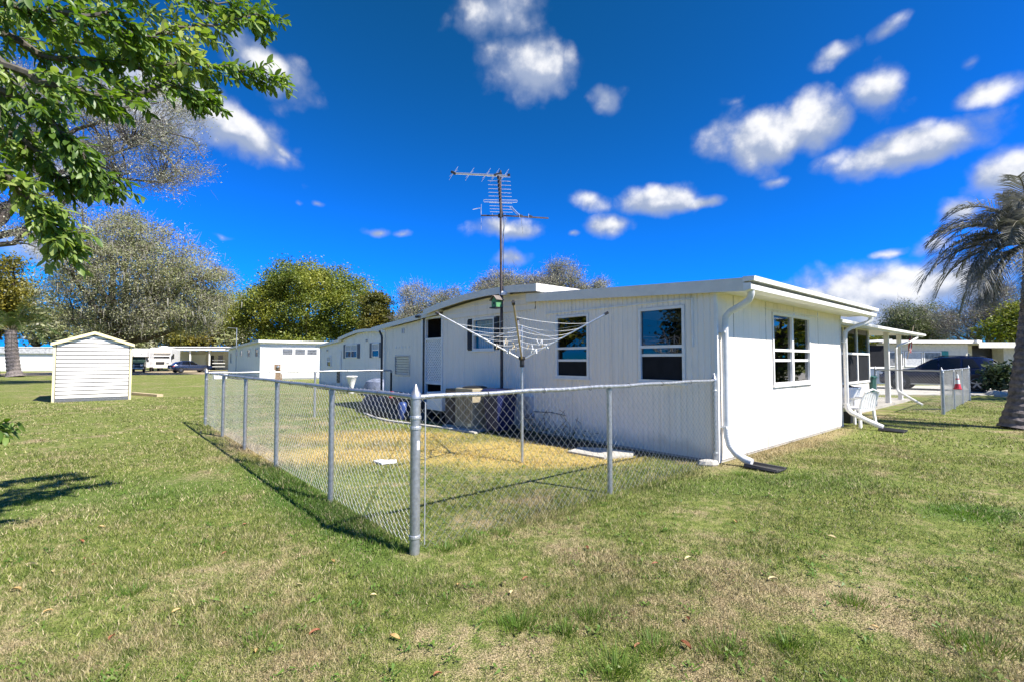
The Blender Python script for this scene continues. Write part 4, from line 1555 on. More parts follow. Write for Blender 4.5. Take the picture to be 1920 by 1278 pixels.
G.part('lid', MB().loft([[(11.40 + sx * w_, .80 + sy * w_ * .95, z) for sx, sy in ((-1, -1), (1, -1), (1, 1), (-1, 1))] for z, w_ in ((.951, .24), (1.0, .235), (1.03, .15))]), M_TEAL, bevel=.01)
c = ground(1665, 762)
hs_ = MB().tube([W(12.0, -.2, .02), W(12.6, -.75, .02), W(13.3, -.8, .02), W(14.2, -.55, .02), W(14.6, -.9, .02)], .012, 5)
solo('garden_hose', hs_, M_BLACK, 'dark hose lying on the grass by the porch downspout', 'hose')

# flag on the porch post
FG = Thing('porch_flag', 'small red and white striped flag with blue corner hanging at the right porch post', 'flag', (15.75, .55, 0), True)
FG.part('staff', MB().tube([(15.75, .55, 1.55), (15.80, .35, 2.75)], .012, 6), M_BAREWOOD)
m = bpy.data.materials.new('flag_cloth')
m.use_nodes = True
T = NT(m.node_tree)
P = T.n['Principled BSDF']
sx_ = T.new('ShaderNodeSeparateXYZ')
T.l.new(T.new('ShaderNodeTexCoord').outputs['Object'], sx_.inputs[0])
st_ = T.math('GREATER_THAN', T.math('FRACT', T.math('MULTIPLY', sx_.outputs[0], 18.0)), .5)
colf = T.mix(st_, (0.5, 0.02, 0.03), (0.75, 0.72, 0.7))
cant = T.math('GREATER_THAN', sx_.outputs[2], 2.28)
cant = T.math('MULTIPLY', cant, T.math('LESS_THAN', sx_.outputs[0], .14))
T.l.new(T.mix(cant, colf, (0.02, 0.03, 0.16)), P.inputs['Base Color'])
P.inputs['Roughness'].default_value = .8
fm = MB()
rows = []
for i in range(9):
    z = 2.55 - i * .085
    rows.append([(15.76 + .03 * k + .015 * math.sin(k * 2.2 + i), .42 + .035 * math.sin(k * 2.6 + i * .3) + .01 * i, z - .012 * k) for k in range(9)])
fm.loft(rows, closed=False, cap=False)
fo = FG.part('cloth', fm, m)
fo.modifiers.new('thick', 'SOLIDIFY').thickness = .003

# small cone hung on the wire
T_ = Thing('traffic_cone', 'small red and white cone hanging on the right lawn fence', 'cone', (13.05, -1.10, .62), True)
M_CR = mat('cone_red', (0.55, 0.03, 0.05), .5)
T_.part('base', MB().lathe([(.10, .0), (.105, .03), (.09, .035)], (13.05, -1.10, .62), 14), M_CR)
T_.part('cone_body', MB().lathe([(.085, .036), (.062, .17)], (13.05, -1.10, .62), 14), M_CR)
T_.part('white_band', MB().lathe([(.062, .171), (.045, .30)], (13.05, -1.10, .62), 14), M_WPLAS)
T_.part('red_band', MB().lathe([(.045, .301), (.040, .335)], (13.05, -1.10, .62), 14), M_CR)
T_.part('tip', MB().lathe([(.040, .336), (.022, .46), (.01, .465)], (13.05, -1.10, .62), 14), M_WPLAS)
T_.part('hook', MB().tube([(13.05, -1.10, 1.08), (13.05, -1.06, 1.20), (13.05, -.99, 1.215)], .006, 5), M_BLACK)

# fallen leaves: individual big dry leaves on the lawn
M_DRY = [mat('dry_leaf_rust', (0.27, 0.10, 0.04), .7, var=.2, nscale=30), mat('dry_leaf_tan', (0.46, 0.30, 0.11), .7, var=.2, nscale=30), mat('dry_leaf_pale', (0.55, 0.45, 0.22), .7, var=.2, nscale=30)]
leafm = []
for m_ in M_DRY:
    mb = MB()
    L_, W_ = .085, .036
    pr = []
    for i in range(6):
        t = i / 5
        w_ = W_ * math.sin(math.pi * (t * .92 + .04)) ** .8 * .5
        zc = .012 * math.sin(t * 3.1)
        pr.append([(t * L_ - L_ / 2, -w_, zc + .012), (t * L_ - L_ / 2, 0, zc), (t * L_ - L_ / 2, w_, zc + .016)])
    mb.loft(pr, closed=False, cap=False)
    leafm.append(mb.mesh('fallen_leaf', m_))
spots = [(458, 985, 0), (420, 1040, 0), (625, 1055, 1), (388, 1010, 2), (158, 1050, 0), (176, 1062, 0), (120, 1078, 1), (100, 1075, 2), (60, 1062, 2), (190, 990, 1), (152, 1018, 0),
         (985, 1088, 0), (1228, 1060, 0), (1285, 1215, 0), (1195, 1215, 0), (1290, 1050, 2), (945, 1098, 2), (960, 1115, 2), (1290, 1165, 0), (820, 1270, 0), (480, 1225, 1), (700, 1120, 2),
         (240, 832, 1), (70, 872, 2), (330, 820, 1), (860, 1100, 1), (1560, 1010, 2), (1450, 1090, 2), (90, 1150, 1), (210, 1200, 0), (330, 1150, 1), (560, 1100, 2), (590, 1190, 0), (30, 1110, 1),
         (740, 1200, 1), (1100, 1030, 0), (1030, 960, 2), (1640, 1180, 1), (1750, 1080, 2), (1380, 980, 1)]
for i, (px, py, k) in enumerate(spots):
    g = ground(px, py)
    o = link('fallen_leaf', leafm[k], None, (g.x, g.y, .014), (random.uniform(-.35, .35), random.uniform(-.35, .35), random.uniform(0, 6.28)))
    s_ = random.uniform(.42, .8)
    o.scale = (s_, s_, s_)
    tag(o, ('rust-brown dry leaf lying on the lawn', 'tan dry leaf lying on the lawn', 'pale dry leaf lying on the lawn')[k], 'leaf', 'fallen leaves on the lawn')
    # each shade of leaf is a group of its own: nothing tells its members apart
    o['group'] = ('rust-brown leaves on the lawn', 'tan leaves on the lawn', 'pale leaves on the lawn')[k]

# ------------------------------------------------------------------ shed
S = Thing('garden_shed', 'small white metal shed with cream trim standing alone on the left lawn', 'shed', (-7.0, 20.33, 0), True)
v0, v1, u0, u1 = -8.07, -5.92, 20.33, 23.2
nb = 14
bh = 2.0 / nb


def shed_top(v):
    return 2.08 + .40 * (1 - abs(v - (v0 + v1) / 2) / ((v1 - v0) / 2))


for i in range(14):
    z = .10 + i * .143
    mb = MB().box(v0 + .06, v1 - .06, u0 - .040, u0 - .004, z + .036, z + .143)
    S.part('siding_board', mb, M_WALL2)
for i in range(3):
    z = 2.102 + i * .143
    h = min(.143, 2.50 - z)
    k = (shed_top((v0 + v1) / 2) - z) / .40
    k2 = max(.02, (shed_top((v0 + v1) / 2) - z - h) / .40)
    hw, hw2 = (v1 - v0) / 2 * min(1, k) - .03, (v1 - v0) / 2 * k2 - .03
    c_ = (v0 + v1) / 2
    if hw > .05:
        S.part('gable_board', MB().prism([(c_ - hw, z + .04), (c_ + hw, z + .04), (c_ + max(hw2, .01), z + h), (c_ - max(hw2, .01), z + h)], 'y', u0 - .040, u0 - .004), M_WALL2)
S.part('side_wall', MB().box(v0, v0 + .03, u0 + .03, u1, 0, 2.08), M_WALL2)
S.part('side_wall', MB().box(v1 - .03, v1, u0 + .03, u1, 0, 2.08), M_WALL2)
S.part('back_wall', MB().prism([(v0, 0), (v1, 0), (v1, 2.08), ((v0 + v1) / 2, 2.48), (v0, 2.08)], 'y', u1 - .03, u1), M_WALL2)
S.part('front_frame', MB().prism([(v0, 0), (v1, 0), (v1, 2.08), ((v0 + v1) / 2, 2.47), (v0, 2.08)], 'y', u0 + .001, u0 + .03), mat('joint_shade', (.16, .15, .14), .9))  # dark backing colour paints the shade lines in the gaps between boards
for a in (v0, v1):
    S.part('corner_trim', MB().box(a - .035, a + .035, u0 - .05, u0 + .0, 0, 2.08), M_CREAM)
cm = (v0 + v1) / 2
for sg in (-1, 1):
    e = v0 if sg < 0 else v1
    x_ = e + sg * .10
    zt = 2.08 - .40 / ((v1 - v0) / 2) * .10
    S.part('roof_panel', MB().prism([(x_, zt + .03), (cm, 2.51), (cm, 2.55), (x_, zt + .07)], 'y', u0 - .12, u1 + .1), mat('shed_roof', (.62, .57, .42), .6))
    S.part('barge_board', MB().prism([(x_, zt - .03), (cm, 2.45), (cm, 2.562), (x_, zt + .08)], 'y', u0 - .145, u0 - .121), M_CREAM)
mk = MB()
for x_, z_ in ((-.05, 2.28), (-.12, 2.27), (-.3, 2.27), (.28, 2.27), (-.72, 2.2), (.03, 2.285)):
    mk.box(cm + x_ - .025, cm + x_ + .045, u0 - .046, u0 - .0405, z_ - .02, z_ + .02)
S.part('vent_marks', mk, mat('grey_mark', (.3, .3, .3), .7))
la = MB()
for i in range(64):
    x_ = v0 + .05 + i * .033
    for sg in (1, -1):
        la.obox((x_, u0 - .046, .065), (.006, .004, .15), (0, sg * .65, 0))
S.part('base_mesh', la, M_GALV)
pl = MB().obox((0, 0, .05), (3.0, .28, .045), (0, .012, 0))
gp = ground(248, 739)
gq = ground(300, 743)
o = solo('timber_plank', MB().tube([(gp.x, gp.y, .06), (gq.x, gq.y, .05)], .16, 4, flat=.45), M_BAREWOOD, 'weathered plank lying on the grass right of the white shed', 'plank', (gp.x, gp.y, 0))

# utility pedestal
c = ground(520, 712.5)
U = Thing('meter_pedestal', 'brown electric meter pedestal in front of the white sunlit neighbour wall', 'meter', tuple(c), rot=R(20))
M_BRN = mat('brown_enamel', (0.26, 0.17, 0.10), .6, var=.12)
U.part('pedestal', MB().box(-.14, .22, -.1, .1, 0, .78), M_BRN, bevel=.01)
U.part('meter_cabinet', MB().box(-.22, .20, -.14, .12, .782, 1.22), M_BRN, bevel=.01)
U.part('meter', MB().lathe([(.10, 0), (.10, .07), (.07, .1), (0, .1)], n=16), M_GALV).matrix_local = Matrix.Translation((.05, -.141, 1.02)) @ Matrix.Rotation(math.pi / 2, 4, 'X')
U.part('conduit', MB().tube([(.28, 0, 0), (.28, 0, .5)], .04, 8), M_BRN)

# ------------------------------------------------------------------ neighbour homes
def simple_window(th, axis, face, a0, a1, z0, z1, split=False, mid=None, out=-1, shutters=None, dark=None):
    def B(mb, a, b, c0, c1, o0, o1):
        lo, hi = face + out * o1, face + out * o0
        if lo > hi:
            lo, hi = hi, lo
        if axis == 'u':
            return mb.box(lo, hi, a, b, c0, c1)
        return mb.box(a, b, lo, hi, c0, c1)
    f = .05
    fr = MB()
    B(fr, a0, a0 + f, z0, z1, .003, .05)
    B(fr, a1 - f, a1, z0, z1, .003, .05)
    B(fr, a0 + f, a1 - f, z1 - f, z1, .003, .05)
    B(fr, a0 + f, a1 - f, z0, z0 + f, .003, .05)
    if mid:
        B(fr, a0 + f, a1 - f, mid - .025, mid + .025, .004, .048)
    if split:
        m_ = (a0 + a1) / 2
        B(fr, m_ - .03, m_ + .03, z0 + f, z1 - f, .0035, .046)
    w = th.part('window', fr, M_TRIM)
    if mid:
        th.part('pane', B(MB(), a0 + f, a1 - f, mid + .025, z1 - f, .005, .02), dark or M_CARGL, w)
        th.part('pane', B(MB(), a0 + f, a1 - f, z0 + f, mid - .025, .005, .02), M_CARGL, w)
    else:
        th.part('pane', B(MB(), a0 + f, a1 - f, z0 + f, z1 - f, .005, .02), dark or M_CARGL, w)
    if shutters:
        for s0, s1 in ((a0 - .28, a0 - .02), (a1 + .02, a1 + .28)):
            th.part('shutter', B(MB(), s0, s1, z0 - .02, z1 + .02, .003, .035), shutters)
    return w


M_CURT = mat('pale_blind', (0.50, 0.50, 0.50), .35, var=.15, nscale=12, spec=.6)
N = Thing('neighbour_home', 'white mobile home with two shuttered windows just past our shaded wall', 'mobile home', (3.0, 17.5, 0), True)
NB = [(15.6, 2.72), (16.6, 2.86), (17.8, 2.97), (19.0, 3.0), (19.9, 2.97), (21.0, 2.84), (22.2, 2.68), (23.3, 2.5)]
NC = [(22.0, 2.62), (25.7, 2.38)]


def zn(u):
    for (a, za), (b, zb) in zip(NB[:-1], NB[1:]):
        if u <= b:
            return za + (zb - za) * (u - a) / (b - a)
    return NB[-1][1]


for a, b in ((15.6, 17.2), (17.2, 18.8), (18.8, 20.4), (20.4, 22.0)):
    N.part('wall_panel', rib_wall(a + .003, b - .003, .02, lambda u: zn(u) - .12, (), 3.0, 'u', .2, .03, .010), M_WALL2)
for a, b in ((22.0, 23.7), (23.7, 25.4)):
    N.part('wall_panel', rib_wall(a + .003, b - .003, .02, lambda u: 2.62 - .065 * (u - 22) - .1, (), 3.01, 'u', .2, .03, .010), M_WALL2)
N.part('end_wall', MB().box(3.0, 15, 25.4, 25.43, 0, 2.3), M_WALL2)
N.part('end_wall', MB().box(3.0, 15, 15.57, 15.6, 0, 2.62), M_WALL2)
bp = [(u, z) for u, z in NB[:-1]] + [(u, z - .07) for u, z in reversed(NB[:-1])]
N.part('roof', MB().prism(bp, 'x', 2.84, 16), M_ROOF)
bp = [(u, z + .01) for u, z in NB[:-1]] + [(u, z - .14) for u, z in reversed(NB[:-1])]
N.part('fascia', MB().prism(bp, 'x', 2.81, 2.838), M_FASCIA)
N.part('roof', MB().prism([(21.9, 2.57), (25.8, 2.32), (25.8, 2.38), (21.9, 2.63)], 'x', 2.9, 15.0), M_ROOF)
N.part('fascia', MB().prism([(21.88, 2.50), (25.82, 2.25), (25.82, 2.39), (21.88, 2.64)], 'x', 2.87, 2.898), M_FASCIA)
M_BSH = mat('grey_blue_shutter', (0.10, 0.12, 0.16), .6)
simple_window(N, 'u', 3.0, 20.0, 21.5, 1.62, 2.30, True, 1.98, -1, M_BSH, M_CURT)
simple_window(N, 'u', 3.0, 17.5, 18.25, 1.64, 2.30, False, 1.98, -1, M_BSH, M_CURT)
simple_window(N, 'u', 3.01, 23.6, 24.2, 1.14, 1.72, False, 1.44, -1, None, M_CURT)
DR = N.part('door', MB().box(2.97, 3.005, 22.12, 22.72, .15, 2.02), M_TRIM)
N.part('pane', MB().box(2.955, 2.968, 22.22, 22.62, 1.25, 1.72), M_WPLAS, DR)
N.part('door_panel', MB().box(2.955, 2.968, 22.2, 22.64, .3, .95), M_BLACK, DR)
N.part('corner_trim', MB().box(2.98, 3.03, 25.38, 25.44, 0, 2.36), M_TRIM)
N.part('vent', MB().tube([(2.985, 18.9, 2.45), (2.94, 18.9, 2.45)], .06, 8), M_GALV)
N.part('vent', MB().tube([(2.985, 24.2, 2.06), (2.94, 24.2, 2.06)], .05, 8), M_GALV)
UR = MB().lathe([(.10, 0), (.13, .03), (.06, .1), (.06, .2), (.15, .5), (.22, .72), (.26, .76), (.24, .80), (.15, .78)], (1.9, 18.0, 0), 12)
solo('garden_urn', UR, M_WPLAS, 'white flared garden urn in front of the neighbour shaded wall', 'urn', (1.9, 18.0, 0), True, smooth=True)
TP = MB().loft([[(2.3 + .5 * f * math.cos(a), 16.2 + .9 * f * math.sin(a), z) for a in [k * math.pi / 8 for k in range(16)]] for z, f in ((0, 1), (.35, 1), (.6, .8), (.72, .3))])
solo('covered_grill', TP, mat('blue_grey_cover', (.22, .25, .33), .6, var=.2, bump=.6, bscale=6), 'low grey-blue covered bundle beside the neighbour shaded wall', 'cover', (2.3, 16.2, 0), True, smooth=True)

Q = Thing('far_white_home', 'white mobile home with one bright sunlit end and three awning windows', 'mobile home', (2.5, 37.0, 0), True)
Q.part('wall', rib_wall(37.0, 49.0, .02, lambda u: 2.92 - .035 * (u - 37), (), 2.5, 'u', .4, .03, .012), M_WALL2)
Q.part('wall', rib_wall(2.5, 9.5, .02, lambda v: 2.62, (), 37.0, 'v', 1.2, .03, .012), M_WALL2)
Q.part('wall', MB().box(2.52, 9.5, 37.02, 37.05, 2.62, 2.9), M_WALL2)
Q.part('end_wall', MB().box(9.5, 9.53, 37.0, 49, 0, 2.6), M_WALL2)
Q.part('roof', MB().prism([(36.8, 2.95), (49.2, 2.54), (49.2, 2.62), (36.8, 3.03)], 'x', 2.32, 9.7), M_ROOF)
Q.part('fascia', MB().prism([(36.75, 2.86), (49.25, 2.46), (49.25, 2.63), (36.75, 3.04)], 'x', 2.28, 2.318), M_FASCIA)
Q.part('gutter', MB().box(2.28, 9.72, 36.68, 36.745, 2.86, 3.02), M_TRIM)
Q.part('frieze', MB().box(2.5, 9.5, 36.96, 36.99, 2.60, 2.64), M_TRIM)
Q.part('corner_trim', MB().box(2.47, 2.53, 36.97, 37.03, 0, 2.86), M_TRIM)
M_AWN = mat('awning_glass', (0.22, 0.22, 0.22), .2, var=.3, nscale=5, spec=.7)
for a in (4.0, 4.95, 5.88):
    W_ = simple_window(Q, 'v', 37.0, a, a + .86, 1.90, 2.46, False, None, -1, None, M_AWN)
    for k in range(3):
        Q.part('sash_bar', MB().box(a + .05, a + .81, 36.93, 36.96, 2.02 + k * .14, 2.05 + k * .14), M_GALV, W_)
for a, w_, z0_, z1_ in ((37.6, .9, 1.75, 2.45), (40.2, .9, 1.75, 2.4), (43.0, .7, 1.8, 2.35), (45.0, .6, 1.8, 2.3), (47.4, .5, 1.2, 2.2)):
    simple_window(Q, 'u', 2.5, a, a + w_, z0_, z1_, False, None)
Q.part('skirting', MB().box(2.52, 9.5, 36.985, 36.995, .0, .12), M_GALV)
PM = Thing('pole_antenna', 'thin pole with a dish standing by the shaded side of the far white home', 'antenna', (2.2, 44.0, 0), True)
PM.part('pole', MB().tube([(2.2, 44, 0), (2.2, 44, 4.3)], .03, 6), M_GALV)
PM.part('dish', MB().lathe([(.42, .12), (.3, .05), (.1, .0), (0, 0), (.1, .015), (.3, .07), (.42, .14)], (0, 0, 0), 16), M_WPLAS).matrix_local = Matrix.Translation((-.7, .3, 4.3)) @ Matrix.Rotation(R(75), 4, 'X')
PM.part('dish_arm', MB().tube([(2.2, 44, 4.25), (1.55, 44.3, 4.3)], .02, 5), M_GALV)
TU = MB().loft([[(.6 + sx * w_, 41.5 + sy * w_ * .6, z) for sx, sy in ((-1, -1), (1, -1), (1, 1), (-1, 1))] for z, w_ in ((0, .45), (.5, .5), (.6, .5))])
solo('water_tub', TU, M_WPLAS, 'white tub on the grass beside the far white home', 'tub', (.6, 41.5, 0), True, bevel=.03)

# carport home far left, with its posts
c = at(318, 690, 74)
K = Thing('carport_home', 'low home with a flat carport roof on white posts, far left beyond the lawn', 'house', (c.x, 74, 0), rot=R(2))
K.part('wall', MB().box(1.0, 9.6, 3.4, 3.5, 0, 3.0), mat('beige_wall', (.62, .58, .52), .7))
K.part('side_wall', MB().box(.9, 1.0, 0, 9, 0, 3.0), M_WALL2)
K.part('carport_roof', MB().box(-1.2, 10.4, -.5, 9, 3.15, 3.3), M_ROOF)
K.part('fascia', MB().box(-1.2, 10.4, -.56, -.503, 3.0, 3.24), M_TRIM)
K.part('upper_roof', MB().prism([(-.2, 3.45), (9, 3.45), (9, 3.75), (-.2, 3.6)], 'x', -1.6, 10.2), M_ROOF)
for x in (.3, 3.2, 6.1, 9.4):
    K.part('carport_post', MB().box(x - .08, x + .08, -.3, -.14, 0, 3.15), M_TRIM)
K.part('door', MB().box(3.9, 4.7, 3.34, 3.398, 0, 2.3), M_BLACK)
K.part('door', MB().box(1.2, 3.4, 3.34, 3.398, .1, 2.4), M_TRIM)
for a in (5.4, 7.2, 8.6):
    K.part('window', MB().box(a, a + .7, 3.35, 3.398, 1.1, 2.3), M_CARGL)
K.part('trellis', MB().box(6.3, 8.2, .2, .25, 1.0, 1.12).box(6.3, 8.2, .2, .25, 1.5, 1.58).box(6.3, 8.2, .2, .25, .5, .6), M_TRIM)
bb = MB().loft([[(5.0 + .5 * f * math.cos(a), 2.4 + .4 * f * math.sin(a), z) for a in [k * math.pi / 6 for k in range(12)]] for z, f in ((0, .9), (.6, 1), (.95, .6), (1.1, .1))])
bb.v = [(x + c.x, y + 74, z) for x, y, z in bb.v]
solo('covered_barbecue', bb, M_BLACK, 'dark covered barbecue under the far carport', 'barbecue', (c.x + 5, 76.4, 0), smooth=True)

# white garden wall / homes at the far left edge
c = at(48, 690, 68)
L_ = Thing('long_white_building', 'long low white building at the far left edge beyond the palm', 'building', (c.x, 68, 0), rot=R(14))
L_.part('wall', MB().box(-9, 4.2, 0, 6, 0, 2.5), M_WALL2)
L_.part('eaves_band', MB().box(-9.2, 4.4, -.3, 6.2, 2.501, 3.3), mat('grey_band', (.5, .5, .5), .8, var=.2, nscale=4))
L_.part('roof', MB().box(-9.3, 4.5, -.35, 6.3, 3.301, 3.4), M_ROOF)
L_.part('side_roof', MB().prism([(-.2, 2.9), (6, 3.1), (6, 3.3), (-.2, 3.1)], 'x', 4.52, 9.5), M_FASCIA)
L_.part('side_wall', MB().box(4.5, 9.2, .3, 6, 0, 2.8), M_WALL2)

# right-hand home with teal shutters
c = at(1735, 690, 31)
X0, Y0 = c.x, 31
RH = Thing('beige_home', 'beige flat-roofed home with teal shutters behind the dark blue car', 'house', (X0, Y0, 0), rot=R(4))
M_BEIGE = mat('beige_paint', (.62, .59, .50), .6, var=.08)
M_TEALS = mat('teal_shutter', (.02, .24, .22), .5)
RH.part('wall', MB().box(-3.3, 3.0, 0, 8, 0, 2.55), M_BEIGE)
RH.part('wall', MB().box(3.0, 4.6, 1.2, 8, 0, 2.5), M_BEIGE)
RH.part('roof', MB().prism([(-.5, 2.62), (8, 2.95), (8, 3.05), (-.5, 2.75)], 'x', -3.6, 3.4), M_ROOF)
RH.part('fascia', MB().box(-3.6, 3.4, -.54, -.503, 2.58, 2.77), M_FASCIA)
RH.part('wing_roof', MB().box(3.41, 9.5, -.3, 8, 2.52, 2.66), M_BEIGE)
RH.part('wing_fascia', MB().box(3.41, 9.5, -.34, -.302, 2.3, 2.67), M_BEIGE)
RH.part('wing_wall', MB().box(6.2, 9.5, .6, 8, 0, 2.515), M_BEIGE)
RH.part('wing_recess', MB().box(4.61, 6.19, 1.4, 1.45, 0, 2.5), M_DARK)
RH.part('garage_opening', MB().box(4.62, 6.18, 1.30, 1.39, 1.5, 2.3), M_BLACK)
for a, b, blind in ((-2.6, -1.5, 1), (-1.4, -.2, 0), (-.1, 1.1, 1)):
    simple_window(RH, 'v', 0, a, b, 1.1, 2.05, False, None, -1, None, M_CURT if not blind else M_AWN)
RH.part('shutter', MB().box(1.16, 1.6, -.04, -.003, 1.05, 2.1), M_TEALS)
RH.part('shutter', MB().box(-3.0, -2.66, -.04, -.003, 1.05, 2.1), M_TEALS)
for a in (3.45, 4.0):
    simple_window(RH, 'v', 1.2, a, a + .42, 1.2, 2.0, False, None)
RH.part('flood_light', MB().obox((3.0, -.6, 2.72), (.25, .12, .12), (0, 0, .2)), M_WPLAS)
RH.part('porch_roof', MB().prism([(-8.2, 2.45), (-3.3, 2.70), (-3.3, 2.80), (-8.2, 2.55)], 'y', -1.2, 5.0), M_ROOF)
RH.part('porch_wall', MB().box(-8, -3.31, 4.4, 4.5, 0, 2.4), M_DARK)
sf = MB()
for x in (-8, -6.6, -5.6, -4.6, -3.4):
    sf.box(x - .06, x + .06, -.9, -.8, 0, 2.5)
sf.box(-8, -3.3, -.89, -.81, 1.0, 1.1)
RH.part('porch_frame', sf, M_TRIM)
for x0_, x1_ in ((-7.94, -6.66), (-6.54, -5.66), (-5.54, -4.66), (-4.54, -3.46)):
    RH.part('insect_screen', MB().box(x0_, x1_, -.86, -.85, 1.1, 2.42), M_SCREEN)
    RH.part('kick_panel', MB().box(x0_, x1_, -.87, -.84, .05, 1.0), mat('bluish_panel', (.12, .16, .22), .6))


# ------------------------------------------------------------------ vehicles
def wheel(th, x, y, r, side):
    t = th.part('wheel', MB().tube([(x, y, r), (x, y + side * .20, r)], r, 24), M_RUBBER)
    pr = MB().lathe([(r * .66, 0), (r * .68, .02), (r * .6, .03), (r * .55, .01), (r * .12, .0), (0, .005)], (0, 0, 0), 20)
    rim = th.part('rim', pr, M_RUBBER, t)
    rim.matrix_local = Matrix.Translation((x, y + side * .201, r)) @ Matrix.Rotation(-side * math.pi / 2, 4, 'X')
    sp = MB()
    for k in range(5):
        a = 2 * math.pi * k / 5 + .3
        for d in (-.11, .11):
            sp.obox((x + math.cos(a + d) * r * .36, y + side * .215, r + math.sin(a + d) * r * .36), (r * .56, .02, r * .10), (0, -(a + d * .3), 0))
    sp.tube([(x, y + side * .2, r), (x, y + side * .228, r)], r * .13, 10)
    ring = [(x + math.cos(k * math.pi / 12) * r * .65, y + side * .21, r + math.sin(k * math.pi / 12) * r * .65) for k in range(25)]
    sp.tube(ring, r * .045, 5, cap=False)
    th.part('spokes', sp, M_RIM, t)


def car_body(stations):
    """stations: (x, half width low, z sill, z belt, half width belt, z roof, half width roof)"""
    mb = MB()
    rings = []
    for x, wl_, zs, zb, wb, zr, wr in stations:
        half = [(wl_ * .92, zs), (wl_, zs + .10), (wl_ * 1.01, (zs + zb) / 2 + .05), (wb, zb), (wb * .97, zb + .03), (wr, max(zr - .07, zb + .031)), (wr * .82, max(zr, zb + .04))]
        rings.append([(x, y, z) for y, z in half] + [(x, -y, z) for y, z in reversed(half)])
    mb.loft(rings)
    return mb


SUVM = mat('blue_black_paint', (0.006, 0.009, 0.035), .25, .1, var=.1, spec=.5, coat=.5)
ST = [(-2.35, .72, .45, .72, .70, .76, .60), (-2.28, .84, .30, .86, .80, .92, .66), (-2.0, .90, .28, .94, .86, 1.0, .72), (-1.2, .92, .27, 1.0, .88, 1.05, .76), (-.85, .92, .27, 1.02, .88, 1.10, .74),
      (-.15, .92, .27, 1.02, .89, 1.55, .64), (.15, .92, .27, 1.03, .89, 1.64, .64), (.9, .92, .27, 1.05, .89, 1.67, .65), (1.5, .92, .28, 1.07, .88, 1.63, .64), (1.9, .91, .30, 1.08, .86, 1.55, .62), (2.22, .88, .36, 1.05, .82, 1.22, .66), (2.33, .80, .42, .98, .76, 1.04, .62)]
c = Vector((21.6, 24.3, 0))
V = Thing('parked_car', 'dark blue sport utility car with tinted windows parked on the right driveway', 'car', (c.x, c.y, .03), rot=R(-48))
V.part('body', car_body(ST), SUVM, smooth=True)
# side glass, set a little proud of the body
for sd in (-1, 1):
    for poly in ([(-.72, 1.06), (.02, 1.07), (.02, 1.53), (-.12, 1.52)], [(.10, 1.07), (.86, 1.08), (.86, 1.575), (.10, 1.565)], [(.94, 1.09), (1.52, 1.14), (1.30, 1.54), (.94, 1.565)]):
        g = MB()
        zs = [(1.02, .885), (1.60, .655)]
        pts = []
        for x, z in poly:
            t = (z - 1.04) / (1.58 - 1.04)
            pts.append((x, sd * (.875 - .225 * t + .012), z))
        g.quad(*pts)
        o = V.part('side_window', g, M_CARGL)
        o.modifiers.new('thick', 'SOLIDIFY').thickness = .01
    V.part('mirror', MB().loft([[(-.62 + dx, sd * (.90 + y), 1.08 + z) for dx, z in ((-.08, -.06), (.06, -.06), (.06, .08), (-.08, .06))] for y in (.02, .18)]), SUVM, bevel=.02)
    for x in (-1.45, 1.42):
        V.part('wheel_arch', MB().tube([(x, sd * .80, .40), (x, sd * .935, .40)], .43, 24), M_BLACK)
        wheel(V, x, sd * .74 if sd > 0 else sd * .74, .37, sd)
    V.part('headlight', MB().obox((-2.15, sd * .72, .82), (.32, .22, .12), (0, 0, sd * -.35)), M_ALU, bevel=.02)
    V.part('tail_light', MB().obox((2.2, sd * .76, .98), (.22, .2, .14), (0, 0, sd * -.3)), M_RED, bevel=.02)
    V.part('sill_trim', MB().box(-1.0, .95, sd * .90 - .02, sd * .90 + .025, .27, .33), M_ALU)
    V.part('roof_rail', MB().tube([(-.1, sd * .58, 1.62), (.2, sd * .58, 1.70), (1.5, sd * .57, 1.68), (1.7, sd * .56, 1.62)], .018, 6), M_BLACK)
    V.part('door_handle', MB().obox((-.05, sd * .915, .98), (.2, .03, .03), (0, 0, 0)), SUVM)
V.part('windscreen', MB().quad((-.86, -.66, 1.12), (-.86, .66, 1.12), (-.20, .56, 1.545), (-.20, -.56, 1.545)), M_CARGL)
V.part('rear_window', MB().quad((1.98, -.58, 1.52), (1.98, .58, 1.52), (2.245, .62, 1.2), (2.245, -.62, 1.2)), M_CARGL)

# far small dark car seen from behind
c = at(357, 693, 60)
V = Thing('parked_car', 'small dark car with red tail lights parked in front of the far carport', 'car', (c.x, 60, .02), rot=R(-125))
SEDAN = [(-2.2, .7, .42, .62, .66, .66, .55), (-2.0, .84, .28, .78, .78, .83, .6), (-1.0, .86, .25, .88, .82, .93, .66), (-.65, .86, .25, .90, .82, .98, .66), (.05, .86, .25, .92, .82, 1.42, .56),
      (.9, .86, .26, .94, .82, 1.45, .56), (1.4, .86, .27, .95, .8, 1.30, .56), (1.95, .84, .30, .95, .78, 1.0, .66), (2.2, .78, .4, .86, .72, .9, .6)]
V.part('body', car_body(SEDAN), mat('navy_paint', (0.02, 0.03, .07), .25, .2, coat=1.0), smooth=True)
V.part('rear_window', MB().quad((1.44, -.5, 1.31), (1.44, .5, 1.31), (1.93, .58, 1.01), (1.93, -.58, 1.01)), M_CARGL)
